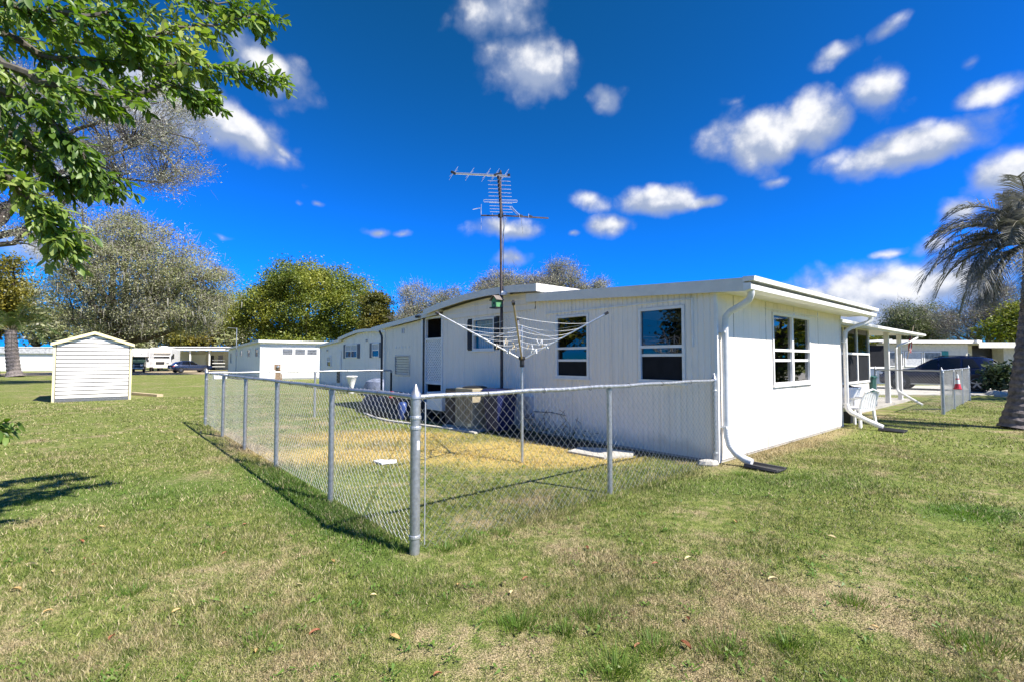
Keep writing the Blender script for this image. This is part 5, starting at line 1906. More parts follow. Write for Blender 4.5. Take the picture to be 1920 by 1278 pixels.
for sd in (-1, 1):
    for poly in ([(-.50, .96), (.30, .98), (.30, 1.36), (.06, 1.34)], [(.38, .98), (1.25, 1.0), (1.05, 1.34), (.38, 1.37)]):
        V.part('side_window', MB().quad(*[(x, sd * (.83 - .26 * (z - .94) / .5 + .012), z) for x, z in poly]), M_CARGL)
    for x in (-1.35, 1.35):
        wheel(V, x, sd * .68, .32, sd)
    V.part('tail_light', MB().obox((2.08, sd * .66, .78), (.2, .26, .16), (0, 0, sd * -.3)), M_RED)
V.part('number_plate', MB().box(2.19, 2.225, -.25, .25, .55, .67), M_WPLAS)

# motorhomes
c = at(300, 693, 66)
V = Thing('motorhome', 'white motorhome with a wide dark windscreen parked left of the far carport', 'motorhome', (c.x, 66, .02), rot=R(27))
M_RV = mat('motorhome_shell', (.70, .69, .67), .4, var=.06)
V.part('body', MB().loft([[(sx * w_, y, z) for sx, z in ((-1, .5), (1, .5), (1, zt), (.85, zt + .12), (-.85, zt + .12), (-1, zt))] for y, w_, zt in ((0, 1.15, 2.95), (.25, 1.24, 3.1), (7.5, 1.24, 3.1))]), M_RV)
V.part('windscreen', MB().loft([[(-1.06, y0_, 1.75), (1.06, y0_, 1.75), (1.0, y0_ + .05, 2.42), (-1.0, y0_ + .05, 2.42)] for y0_ in (-.02, .02)]), M_CARGL)
V.part('front_panel', MB().box(-1.1, 1.1, -.06, -.005, .6, 1.65), M_FASCIA, bevel=.03)
V.part('grille', MB().box(-.5, .5, -.09, -.062, .9, 1.3), M_BLACK)
V.part('bumper', MB().box(-1.15, 1.15, -.25, -.062, .45, .72), M_RV, bevel=.04)
V.part('visor', MB().box(-1.2, 1.2, -.25, .1, 2.48, 2.62), M_FASCIA)
for sd in (-1, 1):
    V.part('headlight', MB().box(sd * .85 - .16, sd * .85 + .16, -.10, -.062, .98, 1.22), M_ALU)
    V.part('wheel', MB().tube([(sd * 1.0, 1.4, .42), (sd * 1.22, 1.4, .42)], .42, 18), M_RUBBER)
    V.part('wheel', MB().tube([(sd * 1.0, 5.6, .42), (sd * 1.22, 5.6, .42)], .42, 18), M_RUBBER)
    V.part('mirror', MB().box(sd * 1.34 - .08, sd * 1.34 + .08, -.1, 0, 1.6, 2.2), M_BLACK)
    V.part('side_window', MB().box(sd * 1.235 - .02, sd * 1.235 + .02, 1.0, 2.2, 1.7, 2.4), M_CARGL)
V.part('roof_unit', MB().box(-.4, .4, 2.5, 3.4, 3.22, 3.5), M_RV, bevel=.05)
c = at(258, 696, 60)
V = Thing('motorhome', 'white cab-over motorhome with a dark green truck cab, half hidden behind the shed', 'motorhome', (c.x - .3, 60, .02), rot=R(30))
V.part('body', MB().box(-1.15, 1.15, 2.0, 7.5, .55, 3.0), M_RV, bevel=.06)
V.part('cab_over', MB().loft([[(sx * 1.12, y, z) for sx, z in ((-1, 1.95), (1, 1.95), (1, zt), (-1, zt))] for y, zt in ((.15, 2.5), (.7, 2.95), (2.0, 3.0))]), M_RV)
V.part('cab_window', MB().box(-.5, .5, .30, .40, 2.2, 2.5), M_CARGL)
V.part('cab', MB().loft([[(sx * w_, y, z) for sx, z in ((-1, .5), (1, .5), (1, zt), (-1, zt))] for y, w_, zt in ((-1.0, .92, 1.1), (-.9, .98, 1.2), (.2, 1.0, 1.3), (.21, .98, 1.32), (.9, .85, 1.94), (2.0, .86, 1.94))]), mat('green_paint_truck', (.03, .06, .05), .3, .3))
V.part('windscreen', MB().quad((-.85, .26, 1.36), (.85, .26, 1.36), (.76, .80, 1.86), (-.76, .80, 1.86)), mat('greenish_glass', (.10, .16, .14), .1))
V.part('grille', MB().box(-.6, .6, -1.06, -1.0, .68, 1.05), M_BLACK)
V.part('grille_bar', MB().box(-.62, .62, -1.10, -1.062, .83, .89).box(-.04, .04, -1.09, -1.061, .66, 1.07), M_ALU)
V.part('bumper', MB().box(-.98, .98, -1.2, -1.0, .42, .62), M_ALU, bevel=.03)
for sd in (-1, 1):
    V.part('headlight', MB().box(sd * .78 - .13, sd * .78 + .13, -1.05, -1.0, .78, 1.0), M_WPLAS)
    for y in (-.3, 5.2):
        V.part('wheel', MB().tube([(sd * .8, y, .4), (sd * 1.03, y, .4)], .4, 18), M_RUBBER)
    V.part('mirror', MB().box(sd * 1.2 - .09, sd * 1.2 + .09, .3, .38, 1.25, 1.6), M_BLACK)

# ------------------------------------------------------------------ trees
def leaf_quads(P, size, aspect=.45, droop=0.0, up=0.0):
    """diamond leaves at the points P with random attitude, lightly folded"""
    n = len(P)
    d = rng.normal(size=(n, 3))
    d[:, 2] = d[:, 2] * .7 - droop + up
    d /= np.linalg.norm(d, axis=1, keepdims=True)
    r = rng.normal(size=(n, 3))
    s = np.cross(d, r)
    s /= np.linalg.norm(s, axis=1, keepdims=True) + 1e-9
    L = size * rng.uniform(.6, 1.4, (n, 1))
    Q = np.zeros((n, 4, 3))
    Q[:, 0] = P - d * L * .5
    Q[:, 1] = P + s * L * aspect * .5
    Q[:, 2] = P + d * L * .5
    Q[:, 3] = P - s * L * aspect * .5
    return Q


def twig_tris(P, O, length, width):
    """thin bare twigs leaving the points P outward from O"""
    n = len(P)
    d = P - O + rng.normal(size=(n, 3)) * np.linalg.norm(P - O, axis=1, keepdims=True) * .8
    d /= np.linalg.norm(d, axis=1, keepdims=True) + 1e-9
    s = np.cross(d, rng.normal(size=(n, 3)))
    s /= np.linalg.norm(s, axis=1, keepdims=True) + 1e-9
    L = length * rng.uniform(.4, 1.5, (n, 1))
    Q = np.zeros((n, 4, 3))
    Q[:, 0] = P - s * width
    Q[:, 1] = P + s * width
    Q[:, 2] = P + d * L + s * width * .3
    Q[:, 3] = P + d * L - s * width * .3
    return Q


def epx(px, py, rx, ry, Y, depth=.75):
    c = at(px, py, Y)
    k = Y / 900.0
    return (c.x, c.y, c.z, rx * k, rx * k * depth, ry * k)


def curve(a, b, lift, wob, n=7):
    a, b = Vector(a), Vector(b)
    out = []
    L = (b - a).length
    for i in range(n):
        t = i / (n - 1)
        p = a.lerp(b, t)
        p.z += lift * math.sin(math.pi * t) * L
        if 0 < i < n - 1:
            p += Vector((random.uniform(-1, 1), random.uniform(-1, 1), random.uniform(-1, 1))) * wob * L
        out.append(p)
    return out


def tree(name, label, base, trunk_r, ells, n_clumps, per, clump_r, leaf, fol, bark=None, twigs=0, twig_mat=None, twig_len=.5, twig_w=.012, moss=0, moss_mat=None, fork=.35, limbs=10, lean=0.0, group=None, aspect=.5, shell=.5, cat='tree', flat=.65):
    bark = bark or M_BARK
    base = Vector(base)
    t = Thing(name, label, cat, tuple(base), group=group)
    vol = np.array([e[3] * e[4] * e[5] for e in ells])
    vol = vol ** .75
    cnt = np.maximum(1, np.round(vol / vol.sum() * n_clumps)).astype(int)
    C_ = []
    for e, k in zip(ells, cnt):
        d = rng.normal(size=(k, 3))
        d /= np.linalg.norm(d, axis=1, keepdims=True)
        r = rng.uniform(shell, 1.0, (k, 1)) ** .8
        C_.append(np.array(e[:3]) + d * r * np.array(e[3:]))
    C_ = np.concatenate(C_)
    C_[:, 2] = np.maximum(C_[:, 2], base.z + .25)
    C_ -= np.array(base)
    top = Vector(np.mean([e[:3] for e in ells], axis=0)) - base
    zmin = min(e[2] - e[5] for e in ells) - base.z
    fz = max(.15 * top.z, min(fork * top.z, zmin + .35 * (top.z - zmin)))
    f = Vector((top.x * .25 + lean, top.y * .25, fz))
    tm = MB()
    tm.tube([(0, 0, -.2), (0, 0, .1), f * .5 + Vector((random.uniform(-1, 1) * trunk_r * .5, 0, 0)), f], [trunk_r * 1.5, trunk_r * 1.12, trunk_r * .92, trunk_r * .8], 10)
    t.part('trunk', tm, bark, smooth=True)
    br = MB()
    idx = rng.choice(len(C_), min(limbs, len(C_)), replace=False)
    pts = [f]
    rad = [trunk_r * .7]
    for i in idx:
        c = curve(f, C_[i], random.uniform(.02, .14), .045, 8)
        rr = [max(trunk_r * .55 * (1 - k / 8.5), trunk_r * .08) for k in range(8)]
        br.tube(c, rr, 6)
        pts += c[1:]
        rad += rr[1:]
    PA = np.array([tuple(p) for p in pts])
    for i in range(len(C_)):
        if i in idx:
            continue
        j = int(np.argmin(((PA - C_[i]) ** 2).sum(1) + np.where(PA[:, 2] > C_[i][2] + .5, 4.0, 0)))
        c = curve(PA[j], C_[i], random.uniform(0, .12), .06, 5)
        r0 = min(rad[j] * .6, trunk_r * .22)
        br.tube(c, [r0, r0 * .75, r0 * .55, r0 * .38, r0 * .2], 4)
    t.part('branches', br, bark, smooth=True)
    rep = np.repeat(C_, per, axis=0)
    n = len(rep)
    off = rng.normal(size=(n, 3)) * clump_r * np.array([1, 1, flat])
    P = rep + off * rng.uniform(.5, 1.15, (n, 1))
    P[:, 2] = np.maximum(P[:, 2], .05)
    o = link('crown', np_tri_mesh('crown', leaf_quads(P, leaf, aspect), fol, 4), t.o)
    if twigs:
        rep = np.repeat(C_, twigs, axis=0)
        off = rng.normal(size=(len(rep), 3)) * clump_r * .8 * np.array([1, 1, .8])
        Q = twig_tris(rep + off, rep * .0 + np.array(f), twig_len, twig_w)
        link('twigs', np_tri_mesh('twigs', Q, twig_mat or bark, 4), t.o)
    if moss:
        rep = np.repeat(C_, moss, axis=0)
        P = rep + rng.normal(size=(len(rep), 3)) * clump_r * np.array([1, 1, .5])
        n = len(P)
        a = rng.uniform(0, np.pi, n)
        w_ = rng.uniform(.02, .07, n)[:, None] * np.stack([np.cos(a), np.sin(a), np.zeros(n)], 1)
        L = rng.uniform(.25, .9, n)
        Q = np.zeros((n, 4, 3))
        Q[:, 0] = P - w_
        Q[:, 1] = P + w_
        Q[:, 2] = P + w_ * .3
        Q[:, 3] = P - w_ * .3
        Q[:, 2, 2] -= L
        Q[:, 3, 2] -= L
        Q[:, 2:, 0] += rng.uniform(-.15, .15, (n, 1)) * 1
        Q[:, :, 2] = np.maximum(Q[:, :, 2], .4)
        link('moss', np_tri_mesh('moss', Q, moss_mat, 4), t.o)
    return t


F_OAK = foliage_mat('oak_leaf', [(.11, .13, .045), (.22, .24, .085), (.31, .31, .16), (.39, .37, .27)], .25, .6, .25)
F_GREY = foliage_mat('grey_leaf', [(.13, .14, .07), (.23, .24, .135), (.34, .335, .24), (.44, .43, .36)], .2, .6, .25)
F_GREEN = foliage_mat('green_leaf', [(.045, .075, .010), (.13, .165, .020), (.23, .25, .034), (.34, .33, .06)], .25, .5, .22)
F_YEL = foliage_mat('yellow_leaf', [(.10, .10, .015), (.20, .18, .025), (.32, .24, .03)], .3, .5, .3)
F_MOSS = foliage_mat('spanish_moss', [(.13, .12, .095), (.22, .205, .165), (.30, .285, .235)], .15, .9, .3)
F_TWIG = mat('twig', (.23, .20, .175), .9, var=.3, nscale=3, col2=(.13, .11, .10))
F_HEDGE = foliage_mat('hedge_leaf', [(.015, .03, .012), (.04, .065, .022), (.10, .12, .055)], .1, .35, .6)

# great mossy live oak left of centre
b = at(207, 694, 50)
b.z = 0
tree('live_oak', 'huge grey-green live oak hung with moss behind the white shed', b, .75,
     [epx(265, 512, 155, 92, 50), epx(205, 442, 85, 64, 50), epx(345, 560, 85, 68, 50), epx(150, 545, 55, 70, 50), epx(290, 600, 130, 32, 50), epx(405, 540, 35, 50, 50)],
     430, 240, .76, .165, F_OAK, M_BARK, 30, F_TWIG, .8, .013, 8, F_MOSS, .3, 18, .0, shell=.35)
# bare-limbed oak reaching in from the left edge
b = at(-190, 700, 27)
b.z = 0
tree('live_oak', 'thin grey live oak with bare limbs reaching in high from the left edge', b, .5,
     [epx(245, 205, 135, 62, 27), epx(318, 300, 74, 82, 27), epx(230, 300, 80, 60, 27), epx(120, 310, 95, 80, 27), epx(30, 190, 130, 90, 27), epx(90, 420, 80, 60, 27), epx(-150, 260, 200, 150, 27)],
     560, 130, .46, .09, F_GREY, M_BARK, 60, F_TWIG, .5, .007, 0, None, .45, 14, 0, shell=.3, aspect=.6)
TLO = bpy.data.objects['live_oak.001']
for pts, r0 in (([(-150, 330), (-40, 285), (60, 262), (110, 258)], .26), ([(110, 258), (150, 268), (200, 276), (238, 254), (275, 262), (310, 292), (345, 335)], .13), ([(110, 258), (150, 240), (195, 226), (198, 205), (180, 180), (190, 150)], .12), ([(238, 254), (228, 285), (240, 330), (235, 360)], .06), ([(275, 262), (320, 250), (360, 262), (385, 300)], .06), ([(198, 215), (250, 200), (310, 190), (360, 205)], .06)):
    q = [at(x_, y_, 27) - TLO.location for x_, y_ in pts]
    fine = []
    for a_, b_ in zip(q[:-1], q[1:]):
        for j in range(4):
            fine.append(a_.lerp(b_, j / 4) + Vector((random.uniform(-1, 1), random.uniform(-1, 1), random.uniform(-1, 1))) * .05)
    fine.append(q[-1])
    lm = MB().tube(fine, [r0 * (1 - .75 * i / len(fine)) for i in range(len(fine))], 7)
    link('limb', lm.mesh('limb', M_BARK, smooth=True), TLO)
# dense green tree in the middle
b = at(590, 698, 62)
b.z = 0
tree('broadleaf_tree', 'broad dense yellow-green tree behind the two white neighbour homes', b, .6,
     [epx(585, 570, 118, 72, 62), epx(500, 590, 62, 62, 62), epx(650, 580, 62, 70, 62), epx(560, 530, 60, 42, 62), epx(470, 610, 40, 50, 62), epx(600, 640, 110, 30, 62)],
     380, 300, .84, .25, F_GREEN, M_BARK, fork=.3, limbs=14, shell=.55)
b = at(706, 695, 56)
b.z = 0
tree('broadleaf_tree', 'narrow tree turning yellow beside the broad green one', b, .3, [epx(706, 590, 26, 55, 56), epx(718, 615, 24, 32, 56)], 60, 240, .6, .28, foliage_mat('turning_leaf', [(.05, .06, .015), (.12, .12, .02), (.26, .20, .03)], .25, .5, .35))
# grey trees behind the main house
for px, ells, lab in ((790, [(775, 565, 36, 32), (835, 568, 42, 32), (800, 600, 70, 25)], 'silvery grey tree above the louvred-window end of the house'),
                      (950, [(935, 535, 48, 30), (985, 540, 40, 30), (905, 560, 40, 24)], 'silvery grey tree left behind the aerial mast'),
                      (1065, [(1055, 525, 36, 34), (1015, 545, 40, 26), (1108, 545, 30, 24)], 'silvery grey tree behind the flat roof right of the mast')):
    b = at(px, 692, 55)
    b.z = 0
    tree('oak_tree', lab, b, .4, [epx(*e, 55) for e in ells], 110, 190, .60, .15, F_GREY, M_BARKG, 60, F_TWIG, .7, .014, shell=.35)
# right-hand trees
b = at(1720, 690, 50)
b.z = 0
tree('oak_tree', 'grey-green leafy tree rising behind the porch roof on the right', b, .4, [epx(1715, 610, 44, 46, 50), epx(1745, 615, 36, 40, 50), epx(1690, 620, 30, 30, 50)], 130, 220, .60, .16, foliage_mat('greygreen_leaf', [(.05, .08, .02), (.13, .16, .05), (.24, .25, .14), (.36, .36, .29)], .25, .6, .3), M_BARKG, 30, F_TWIG, .6, .012)
b = at(1850, 690, 44)
b.z = 0
tree('oak_tree', 'wispy grey tree behind the right palm trunk', b, .35, [epx(1840, 595, 70, 36, 44), epx(1895, 570, 60, 40, 44), epx(1800, 620, 40, 20, 44)], 130, 45, .55, .16, F_GREY, M_BARKG, 75, F_TWIG, .7, .010)
b = at(1890, 690, 41)
b.z = 0
tree('broadleaf_tree', 'olive-green tree just over the beige home roof at the right edge', b, .3, [epx(1880, 622, 36, 20, 41), epx(1915, 605, 40, 35, 41)], 70, 160, .5, .2, F_GREEN)
b = at(1640, 690, 55)
b.z = 0
tree('broadleaf_tree', 'green tree seen through the porch under its roof', b, .3, [epx(1640, 645, 45, 22, 55), epx(1600, 640, 30, 26, 55)], 60, 160, .6, .25, F_GREEN)
# left edge
b = at(-10, 692, 46)
b.z = 0
tree('broadleaf_tree', 'yellow-leaved tree at the left edge behind the thick palm', b, .35, [epx(5, 525, 42, 52, 46), epx(-30, 580, 60, 50, 46)], 90, 170, .6, .26, F_YEL)
for i, (px, ells, f_, lab) in enumerate(((75, [(70, 600, 70, 45), (30, 560, 50, 45)], F_OAK, 'dull green tree behind the palm at the left edge'),
                                         (150, [(140, 615, 60, 38), (190, 630, 50, 30)], F_OAK, 'low olive tree just left of the great oak trunk'),
                                         (395, [(385, 630, 48, 20), (350, 632, 30, 16)], F_YEL, 'bright yellow-green shrub above the far carport roof'),
                                         (300, [(290, 635, 60, 25), (260, 628, 40, 28)], F_OAK, 'low olive tree above the two motorhomes'),
                                         (440, [(430, 620, 40, 34), (410, 590, 40, 40)], F_OAK, 'olive tree between the great oak and the broad green tree'))):
    b = at(px, 690, 80)
    b.z = 0
    tree('broadleaf_tree', lab, b, .35, [epx(*e, 80) for e in ells], 80, 140, 1.0, .45, f_, group='trees along the far side of the lawn')
# out of frame: what the windows mirror
tree('broadleaf_tree', 'dark tree standing left of the camera, outside the view', (-15, 2.6, 0), .4, [(-15, 2.6, 3.6, 2.4, 2.4, 2.2)], 90, 110, .55, .25, F_HEDGE)
tree('broadleaf_tree', 'tall tree beyond the left edge of the view, nearer the road', (-34, 11.5, 0), .5, [(-34, 11.5, 6.5, 5, 5, 4.2)], 90, 110, .8, .35, F_GREEN)
tree('broadleaf_tree', 'tall tree beyond the left edge of the view, nearer the camera', (-31, -6, 0), .5, [(-31, -6, 6, 5, 5, 4.2)], 90, 110, .8, .35, F_GREEN)
tree('broadleaf_tree', 'dark tree standing right of the view, opposite the sunlit wall', (25, 15.5, 0), .4, [(25, 15.5, 4.2, 3.8, 3.6, 2.6), (26, 16, 1.6, 3, 3, 1.3)], 90, 110, .55, .25, F_GREEN)

tree('broadleaf_tree', 'tall dark tree beyond the right edge of the view, past the beige home', (44, 30, 0), .4, [(44, 30, 5.5, 4.8, 4.5, 4.6), (42, 29, 3, 3, 3, 2)], 100, 110, .6, .28, F_GREEN)
# dark glossy shrub at the right
c = at(1872, 738, 21.6)
c.z = 0
tree('shrub', 'dark big-leaved shrub between the blue car and the right palm trunk', c, .06, [epx(1886, 702, 34, 28, 21.6), epx(1868, 714, 22, 20, 21.6), epx(1904, 712, 22, 24, 21.6)], 80, 26, .17, .21, F_HEDGE, cat='shrub', shell=.3, aspect=.5, fork=.1)
for (px, py, r), lab in zip(((1864, 740, .24), (1878, 743, .2), (1890, 739, .24)), ('left', 'middle', 'right')):
    g = ground(px, py)
    sm = MB().lathe([(r, -.02), (r * 1.1, .08), (r * .8, .18), (0, .22)], (g.x, g.y, 0), 8, 1.3, .8)
    solo('border_stone', sm, M_SLABC, lab + ' one of three pale border stones under the dark shrub', 'stone', (g.x, g.y, 0), group='border stones under the shrub')


# ------------------------------------------------------------------ palms
def frond_mesh(mb_l, mb_s, root, direction, length, droop, leaflet, n=34, wid=.02, twist=0.0, vee=.5):
    """a feather frond: an arching stalk with two ranks of narrow leaflets"""
    d = Vector(direction).normalized()
    p = Vector(root)
    pts = [p.copy()]
    seg = length / 14
    for i in range(14):
        d = (d + Vector((0, 0, -droop * (0.35 + i * .12)))).normalized()
        p = p + d * seg
        pts.append(p.copy())
    mb_s.tube(pts, [.028 * (1 - i / 15.5) + .003 for i in range(15)], 5)
    for k in range(n):
        t = .16 + .84 * k / n
        fi = t * 14
        i = min(int(fi), 13)
        c = pts[i].lerp(pts[i + 1], fi - i)
        tan = (pts[i + 1] - pts[i]).normalized()
        side = tan.cross(Vector((0, 0, 1)))
        if side.length < .05:
            side = Vector((1, 0, 0))
        side.normalize()
        up = side.cross(tan)
        L = leaflet * (math.sin(math.pi * (t * .86 + .12)) ** .6) * random.uniform(.85, 1.12)
        for s_ in (-1, 1):
            o = (side * s_ * (1 - .12 * t) + tan * (.55 + .5 * t) + up * vee * random.uniform(.4, 1.2)).normalized()
            a = c
            m_ = c + o * L * .5
            e = c + o * L + Vector((0, 0, -L * random.uniform(.12, .40)))
            w_ = (tan * .9 + up * .3).normalized() * wid
            b = len(mb_l.v)
            mb_l.v += [tuple(a - w_ * .35), tuple(a + w_ * .35), tuple(m_ + w_ * .5), tuple(m_ - w_ * .5), tuple(e)]
            mb_l.f += [(b, b + 1, b + 2, b + 3), (b + 3, b + 2, b + 4)]


def palm(name, label, base, top, r0, r1, fronds, mat_l, mat_s, mat_t, leaflet, wid, n=34, rings=26):
    base, top = Vector(base), Vector(top)
    t = Thing(name, label, 'palm tree', tuple(base))
    ax = top - base
    tb = MB()
    pts, rs = [], []
    for i in range(rings * 2 + 1):
        k = i / (rings * 2)
        pts.append(ax * k + Vector((ax.x * .15 * math.sin(k * 3.1), 0, 0)))
        rs.append((r0 + (r1 - r0) * min(1, k * 1.15)) * (1.0 if i % 2 else 1.10) * (1.35 - .35 * min(1, k * 8)))
    tb.tube(pts, rs, 18)
    t.part('trunk', tb, mat_t)
    for i in range(len(fronds)):
        az, el, ln, dr = fronds[i]
        lf, st = MB(), MB()
        d = (math.cos(R(az)) * math.cos(R(el)), math.sin(R(az)) * math.cos(R(el)), math.sin(R(el)))
        root = ax + Vector((d[0], d[1], 0)) * r1 * .7
        frond_mesh(lf, st, root, d, ln, dr, leaflet, n, wid)
        f = t.part('frond', st, mat_s)
        t.part('leaflets', lf, mat_l, f)
    return t


F_PALM = foliage_mat('palm_leaflet', [(.07, .08, .05), (.15, .155, .125), (.25, .245, .22), (.34, .33, .31)], .15, .45, 1.5)
F_PALMG = foliage_mat('palm_leaflet_green', [(.025, .05, .012), (.06, .10, .025), (.12, .15, .05)], .2, .4, 1.0)
M_PTRUNK = mat('palm_trunk', (.19, .16, .15), .95, var=.35, nscale=10, bump=1.0, bscale=26, col2=(.08, .068, .064))
M_PSTALK = mat('palm_stalk', (.13, .12, .07), .7, var=.2)
base = ground(1908, 803)
top = at(1938, 455, base.y)
fr = []
for k in range(34):
    az = random.uniform(95, 265) if k < 24 else random.uniform(-95, 95)
    el = (-20, 5, 25, 45, 62)[k % 5] + random.uniform(-9, 9)
    fr.append((az, el, random.uniform(1.75, 2.25), random.uniform(.11, .17)))
fr += [(120, 82, 1.0, .05), (60, 80, 1.0, .05), (200, 78, 1.1, .06), (185, 70, 1.3, .07), (160, 12, 2.5, .12), (178, 22, 2.6, .12), (195, 2, 2.3, .13), (186, -18, 1.9, .13), (172, -30, 1.9, .1), (180, 36, 2.4, .13)]
palm('feather_palm', 'tall grey-leaved feather palm leaning at the right edge of the lawn', base, top, .235, .15, fr, F_PALM, M_PSTALK, M_PTRUNK, .58, .026, 58)
b = at(28, 697, 44)
b.z = 0
t_ = at(20, 632, 44)
fr = [(random.uniform(0, 360), random.uniform(5, 75), random.uniform(3.2, 4.6), random.uniform(.08, .14)) for k in range(22)] + [(0, 35, 4.6, .12), (10, 55, 4.8, .11), (350, 20, 4.2, .12), (5, 70, 5.2, .1)]
palm('date_palm', 'thick-trunked palm with drooping green fronds at the far left', b, (t_.x, t_.y, t_.z + .6), .48, .4, fr, F_PALMG, M_PSTALK, M_PTRUNK, .9, .07, 30, 12)


# ------------------------------------------------------------------ the near branches, upper left
M_LEAFN = foliage_mat('laurel_leaf', [(.045, .09, .014), (.105, .185, .028), (.19, .275, .052), (.36, .40, .12)], .45, .45, 1.3, .55, objrand=True)
M_TWIGN = mat('laurel_twig', (.10, .085, .065), .8, var=.3, nscale=20)
NT_BASE = (-5.6, 3.2, 0)
NTREE = Thing('laurel_tree', 'near broad-leaved evergreen tree whose leafy branches hang in at the upper left', 'tree', NT_BASE)
nb0 = Vector(NT_BASE)
NTREE.part('trunk', MB().tube([(0, 0, -.1), (.05, 0, 1.2), (.1, .05, 2.6), (.3, .1, 3.6)], [.17, .13, .11, .08], 10), M_BARK, smooth=True)
boughs = [
    [(-330, -120, 3.1), (-60, -20, 3.2), (110, 45, 3.3), (290, 62, 3.5), (420, 45, 3.8), (492, 30, 4.0)],
    [(-330, -60, 3.1), (-50, 40, 3.0), (90, 105, 3.1), (260, 125, 3.4), (400, 122, 3.7), (522, 150, 4.0)],
    [(-300, -200, 3.1), (0, -70, 3.3), (180, -20, 3.5), (340, -15, 3.8), (470, 22, 4.1)],
    [(-330, 80, 3.0), (-60, 140, 2.9), (60, 200, 2.9), (130, 260, 3.0), (200, 345, 3.2)],
    [(-330, 190, 2.9), (-60, 280, 2.8), (20, 340, 2.8), (80, 405, 2.9), (120, 455, 3.0)],
    [(-330, 20, 3.0), (-40, 90, 2.8), (100, 165, 2.9), (200, 180, 3.2), (330, 160, 3.5), (390, 185, 3.7)],
    [(-330, -30, 3.2), (-40, 10, 3.5), (150, 80, 3.8), (300, 110, 4.1), (380, 150, 4.3)],
    [(-330, 120, 3.1), (-60, 220, 3.1), (40, 260, 3.2), (110, 330, 3.3), (160, 335, 3.4)],
    [(-330, -90, 2.9), (-80, -30, 2.8), (60, 20, 2.9), (200, 30, 3.1), (330, 90, 3.4)],
    [(-330, 600, 3.0), (-120, 770, 3.0), (-50, 795, 3.05), (-15, 800, 3.1)],
]
LEN_T, LEAFV = 6, []


def leaf_template(L, Wd, curl, fold):
    rows = []
    for i in range(LEN_T):
        t = i / (LEN_T - 1)
        w_ = Wd * .5 * (math.sin(math.pi * min(1, t * .94 + .03)) ** .75)
        z = -curl * t * t
        rows.append([(t * L, -w_, z + fold * w_), (t * L, 0, z), (t * L, w_, z + fold * w_)])
    mb = MB()
    mb.loft(rows, closed=False, cap=False)
    return mb


LEAF_T = [leaf_template(.115, .046, .020, .35), leaf_template(.100, .040, .035, .5), leaf_template(.130, .054, .012, .25)]
LEAF_ME = [m_.mesh('leaf', M_LEAFN, smooth=True) for m_ in LEAF_T]
LEAF_NP = [np.array(m_.v) for m_ in LEAF_T]
LEAF_F = np.array(LEAF_T[0].f)
leaf_list = []
bm_b = MB()
bm_t = MB()
rl = random.Random(11)


def leafy_twig(p, d, length, rad, nl):
    d = d.normalized()
    pts = [p.copy()]
    q = p.copy()
    for i in range(5):
        d = (d + Vector((rl.uniform(-.14, .14), rl.uniform(-.14, .14), rl.uniform(-.20, .06)))).normalized()
        q = q + d * length / 5
        pts.append(q.copy())
    bm_t.tube(pts, [rad * (1 - i / 7) for i in range(6)], 4)
    for k in range(nl):
        t = .12 + .88 * k / max(1, nl - 1)
        fi = t * 5
        i = min(int(fi), 4)
        c = pts[i].lerp(pts[i + 1], fi - i)
        tan = (pts[min(i + 1, 5)] - pts[i]).normalized()
        az = k * 2.4 + rl.uniform(-.5, .5)
        s1 = tan.orthogonal().normalized()
        s2 = tan.cross(s1)
        out = (s1 * math.cos(az) + s2 * math.sin(az))
        ld = (tan * rl.uniform(.35, .9) + out * rl.uniform(.5, 1.0) + Vector((0, 0, -.30))).normalized()
        nrm = (Vector((0, 0, 1)) + Vector((rl.uniform(-.7, .7), rl.uniform(-.9, .5), 0))).normalized()
        y = nrm.cross(ld)
        if y.length < .1:
            y = ld.orthogonal()
        y.normalize()
        z = ld.cross(y)
        s = rl.uniform(.34, .74)
        M = Matrix((ld * s, y * s, z * s)).transposed().to_4x4()
        M.translation = c
        leaf_list.append((rl.randrange(3), M))


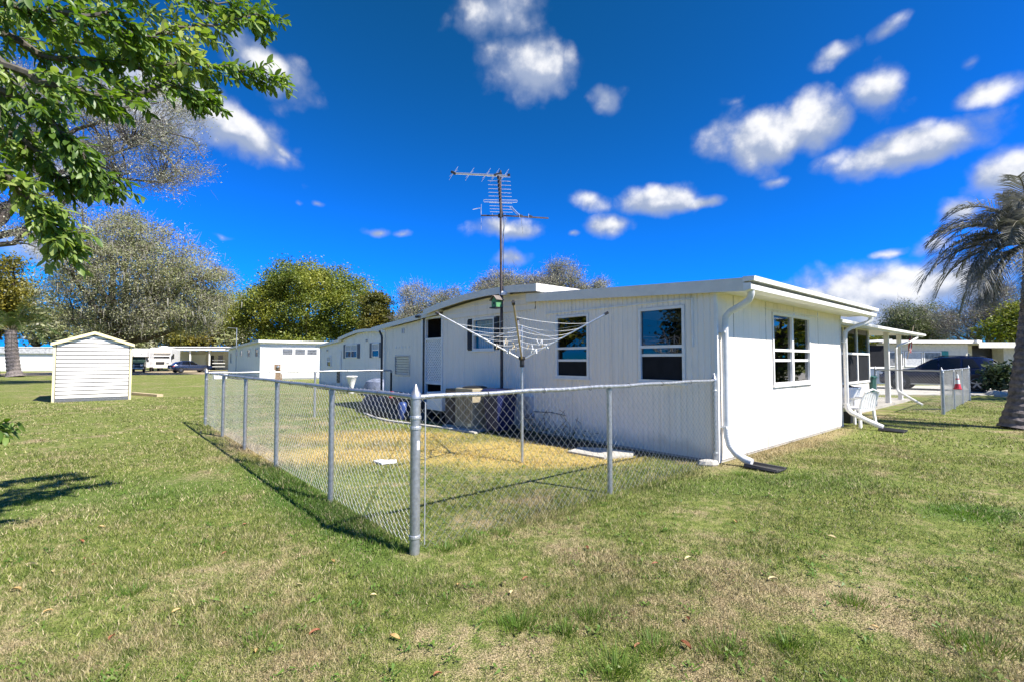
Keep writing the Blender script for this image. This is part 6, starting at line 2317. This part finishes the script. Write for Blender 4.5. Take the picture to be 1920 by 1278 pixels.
for bi, bo in enumerate(boughs):
    P = [at(*q) for q in bo]
    start = nb0 + Vector((.15, .05, 3.0 if bi < 9 else 1.0))
    fine = [start.lerp(P[0], .6)]
    for a, b in zip(P[:-1], P[1:]):
        for j in range(6):
            fine.append(a.lerp(b, j / 6) + Vector((rl.uniform(-1, 1), rl.uniform(-1, 1), rl.uniform(-1, 1))) * .018)
    fine.append(P[-1])
    fine.insert(0, start)
    m_ = len(fine)
    bm_b.tube([p - nb0 for p in fine], [.030 * (1 - i / (m_ + 1)) + .003 for i in range(m_)], 6)
    last = bi == 9
    for i in range(2, m_):
        t = i / m_
        tan = (fine[min(i + 1, m_ - 1)] - fine[i - 1]).normalized()
        for k in range(1 if last else (3 if t > .42 else 2)):
            s1 = tan.orthogonal().normalized()
            s2 = tan.cross(s1)
            a = rl.uniform(0, 6.28)
            d = tan * rl.uniform(.4, 1.1) + (s1 * math.cos(a) + s2 * math.sin(a)) * rl.uniform(.4, .9) + Vector((0, 0, -.1))
            ln_ = rl.uniform(.14, .36) * (1.05 - .5 * t)
            leafy_twig(fine[i] - nb0, d, ln_, .004, int(8 + ln_ * 40))
    leafy_twig(fine[-1] - nb0, fine[-1] - fine[-3], .12, .003, 7)
NTREE.part('boughs', bm_b, M_TWIGN, smooth=True)
NTREE.part('twigs', bm_t, M_TWIGN)


def app_size(M):
    w_ = M.translation + nb0 - Vector((0, 0, EYE))
    if w_.y < .3:
        return 0
    px = 960 + 900 * w_.x / w_.y
    py = 675 - 900 * w_.z / w_.y
    if not (0 < px < 1920 and 0 < py < 1278):
        return 0
    return 1 / w_.length


leaf_list.sort(key=lambda t_: -app_size(t_[1]))
for k, M in leaf_list[:300]:
    o = bpy.data.objects.new('leaf', LEAF_ME[k])
    COL.objects.link(o)
    o.parent = NTREE.o
    o.matrix_local = M
rest = leaf_list[300:]
V_, F_ = [], []
nv = len(LEAF_NP[0])
for i, (k, M) in enumerate(rest):
    A_ = np.array(M)
    V_.append(LEAF_NP[k] @ A_[:3, :3].T + A_[:3, 3])
    F_.append(LEAF_F + i * nv)
V_ = np.concatenate(V_)
F_ = np.concatenate(F_)
me = bpy.data.meshes.new('foliage')
me.vertices.add(len(V_))
me.vertices.foreach_set('co', V_.reshape(-1).astype(np.float32))
me.loops.add(F_.size)
me.loops.foreach_set('vertex_index', F_.reshape(-1).astype(np.int32))
me.polygons.add(len(F_))
me.polygons.foreach_set('loop_start', np.arange(0, F_.size, 4, dtype=np.int32))
me.polygons.foreach_set('loop_total', np.full(len(F_), 4, dtype=np.int32))
me.polygons.foreach_set('use_smooth', np.ones(len(F_), dtype=bool))
me.materials.append(M_LEAFN)
me.update(calc_edges=True)
fo = link('foliage', me, NTREE.o)
fo['kind'] = 'stuff'
print('near leaves', len(leaf_list), 'objects', len(bpy.data.objects), 'tris', sum(len(m_.loops) - 2 * len(m_.polygons) for m_ in bpy.data.meshes))
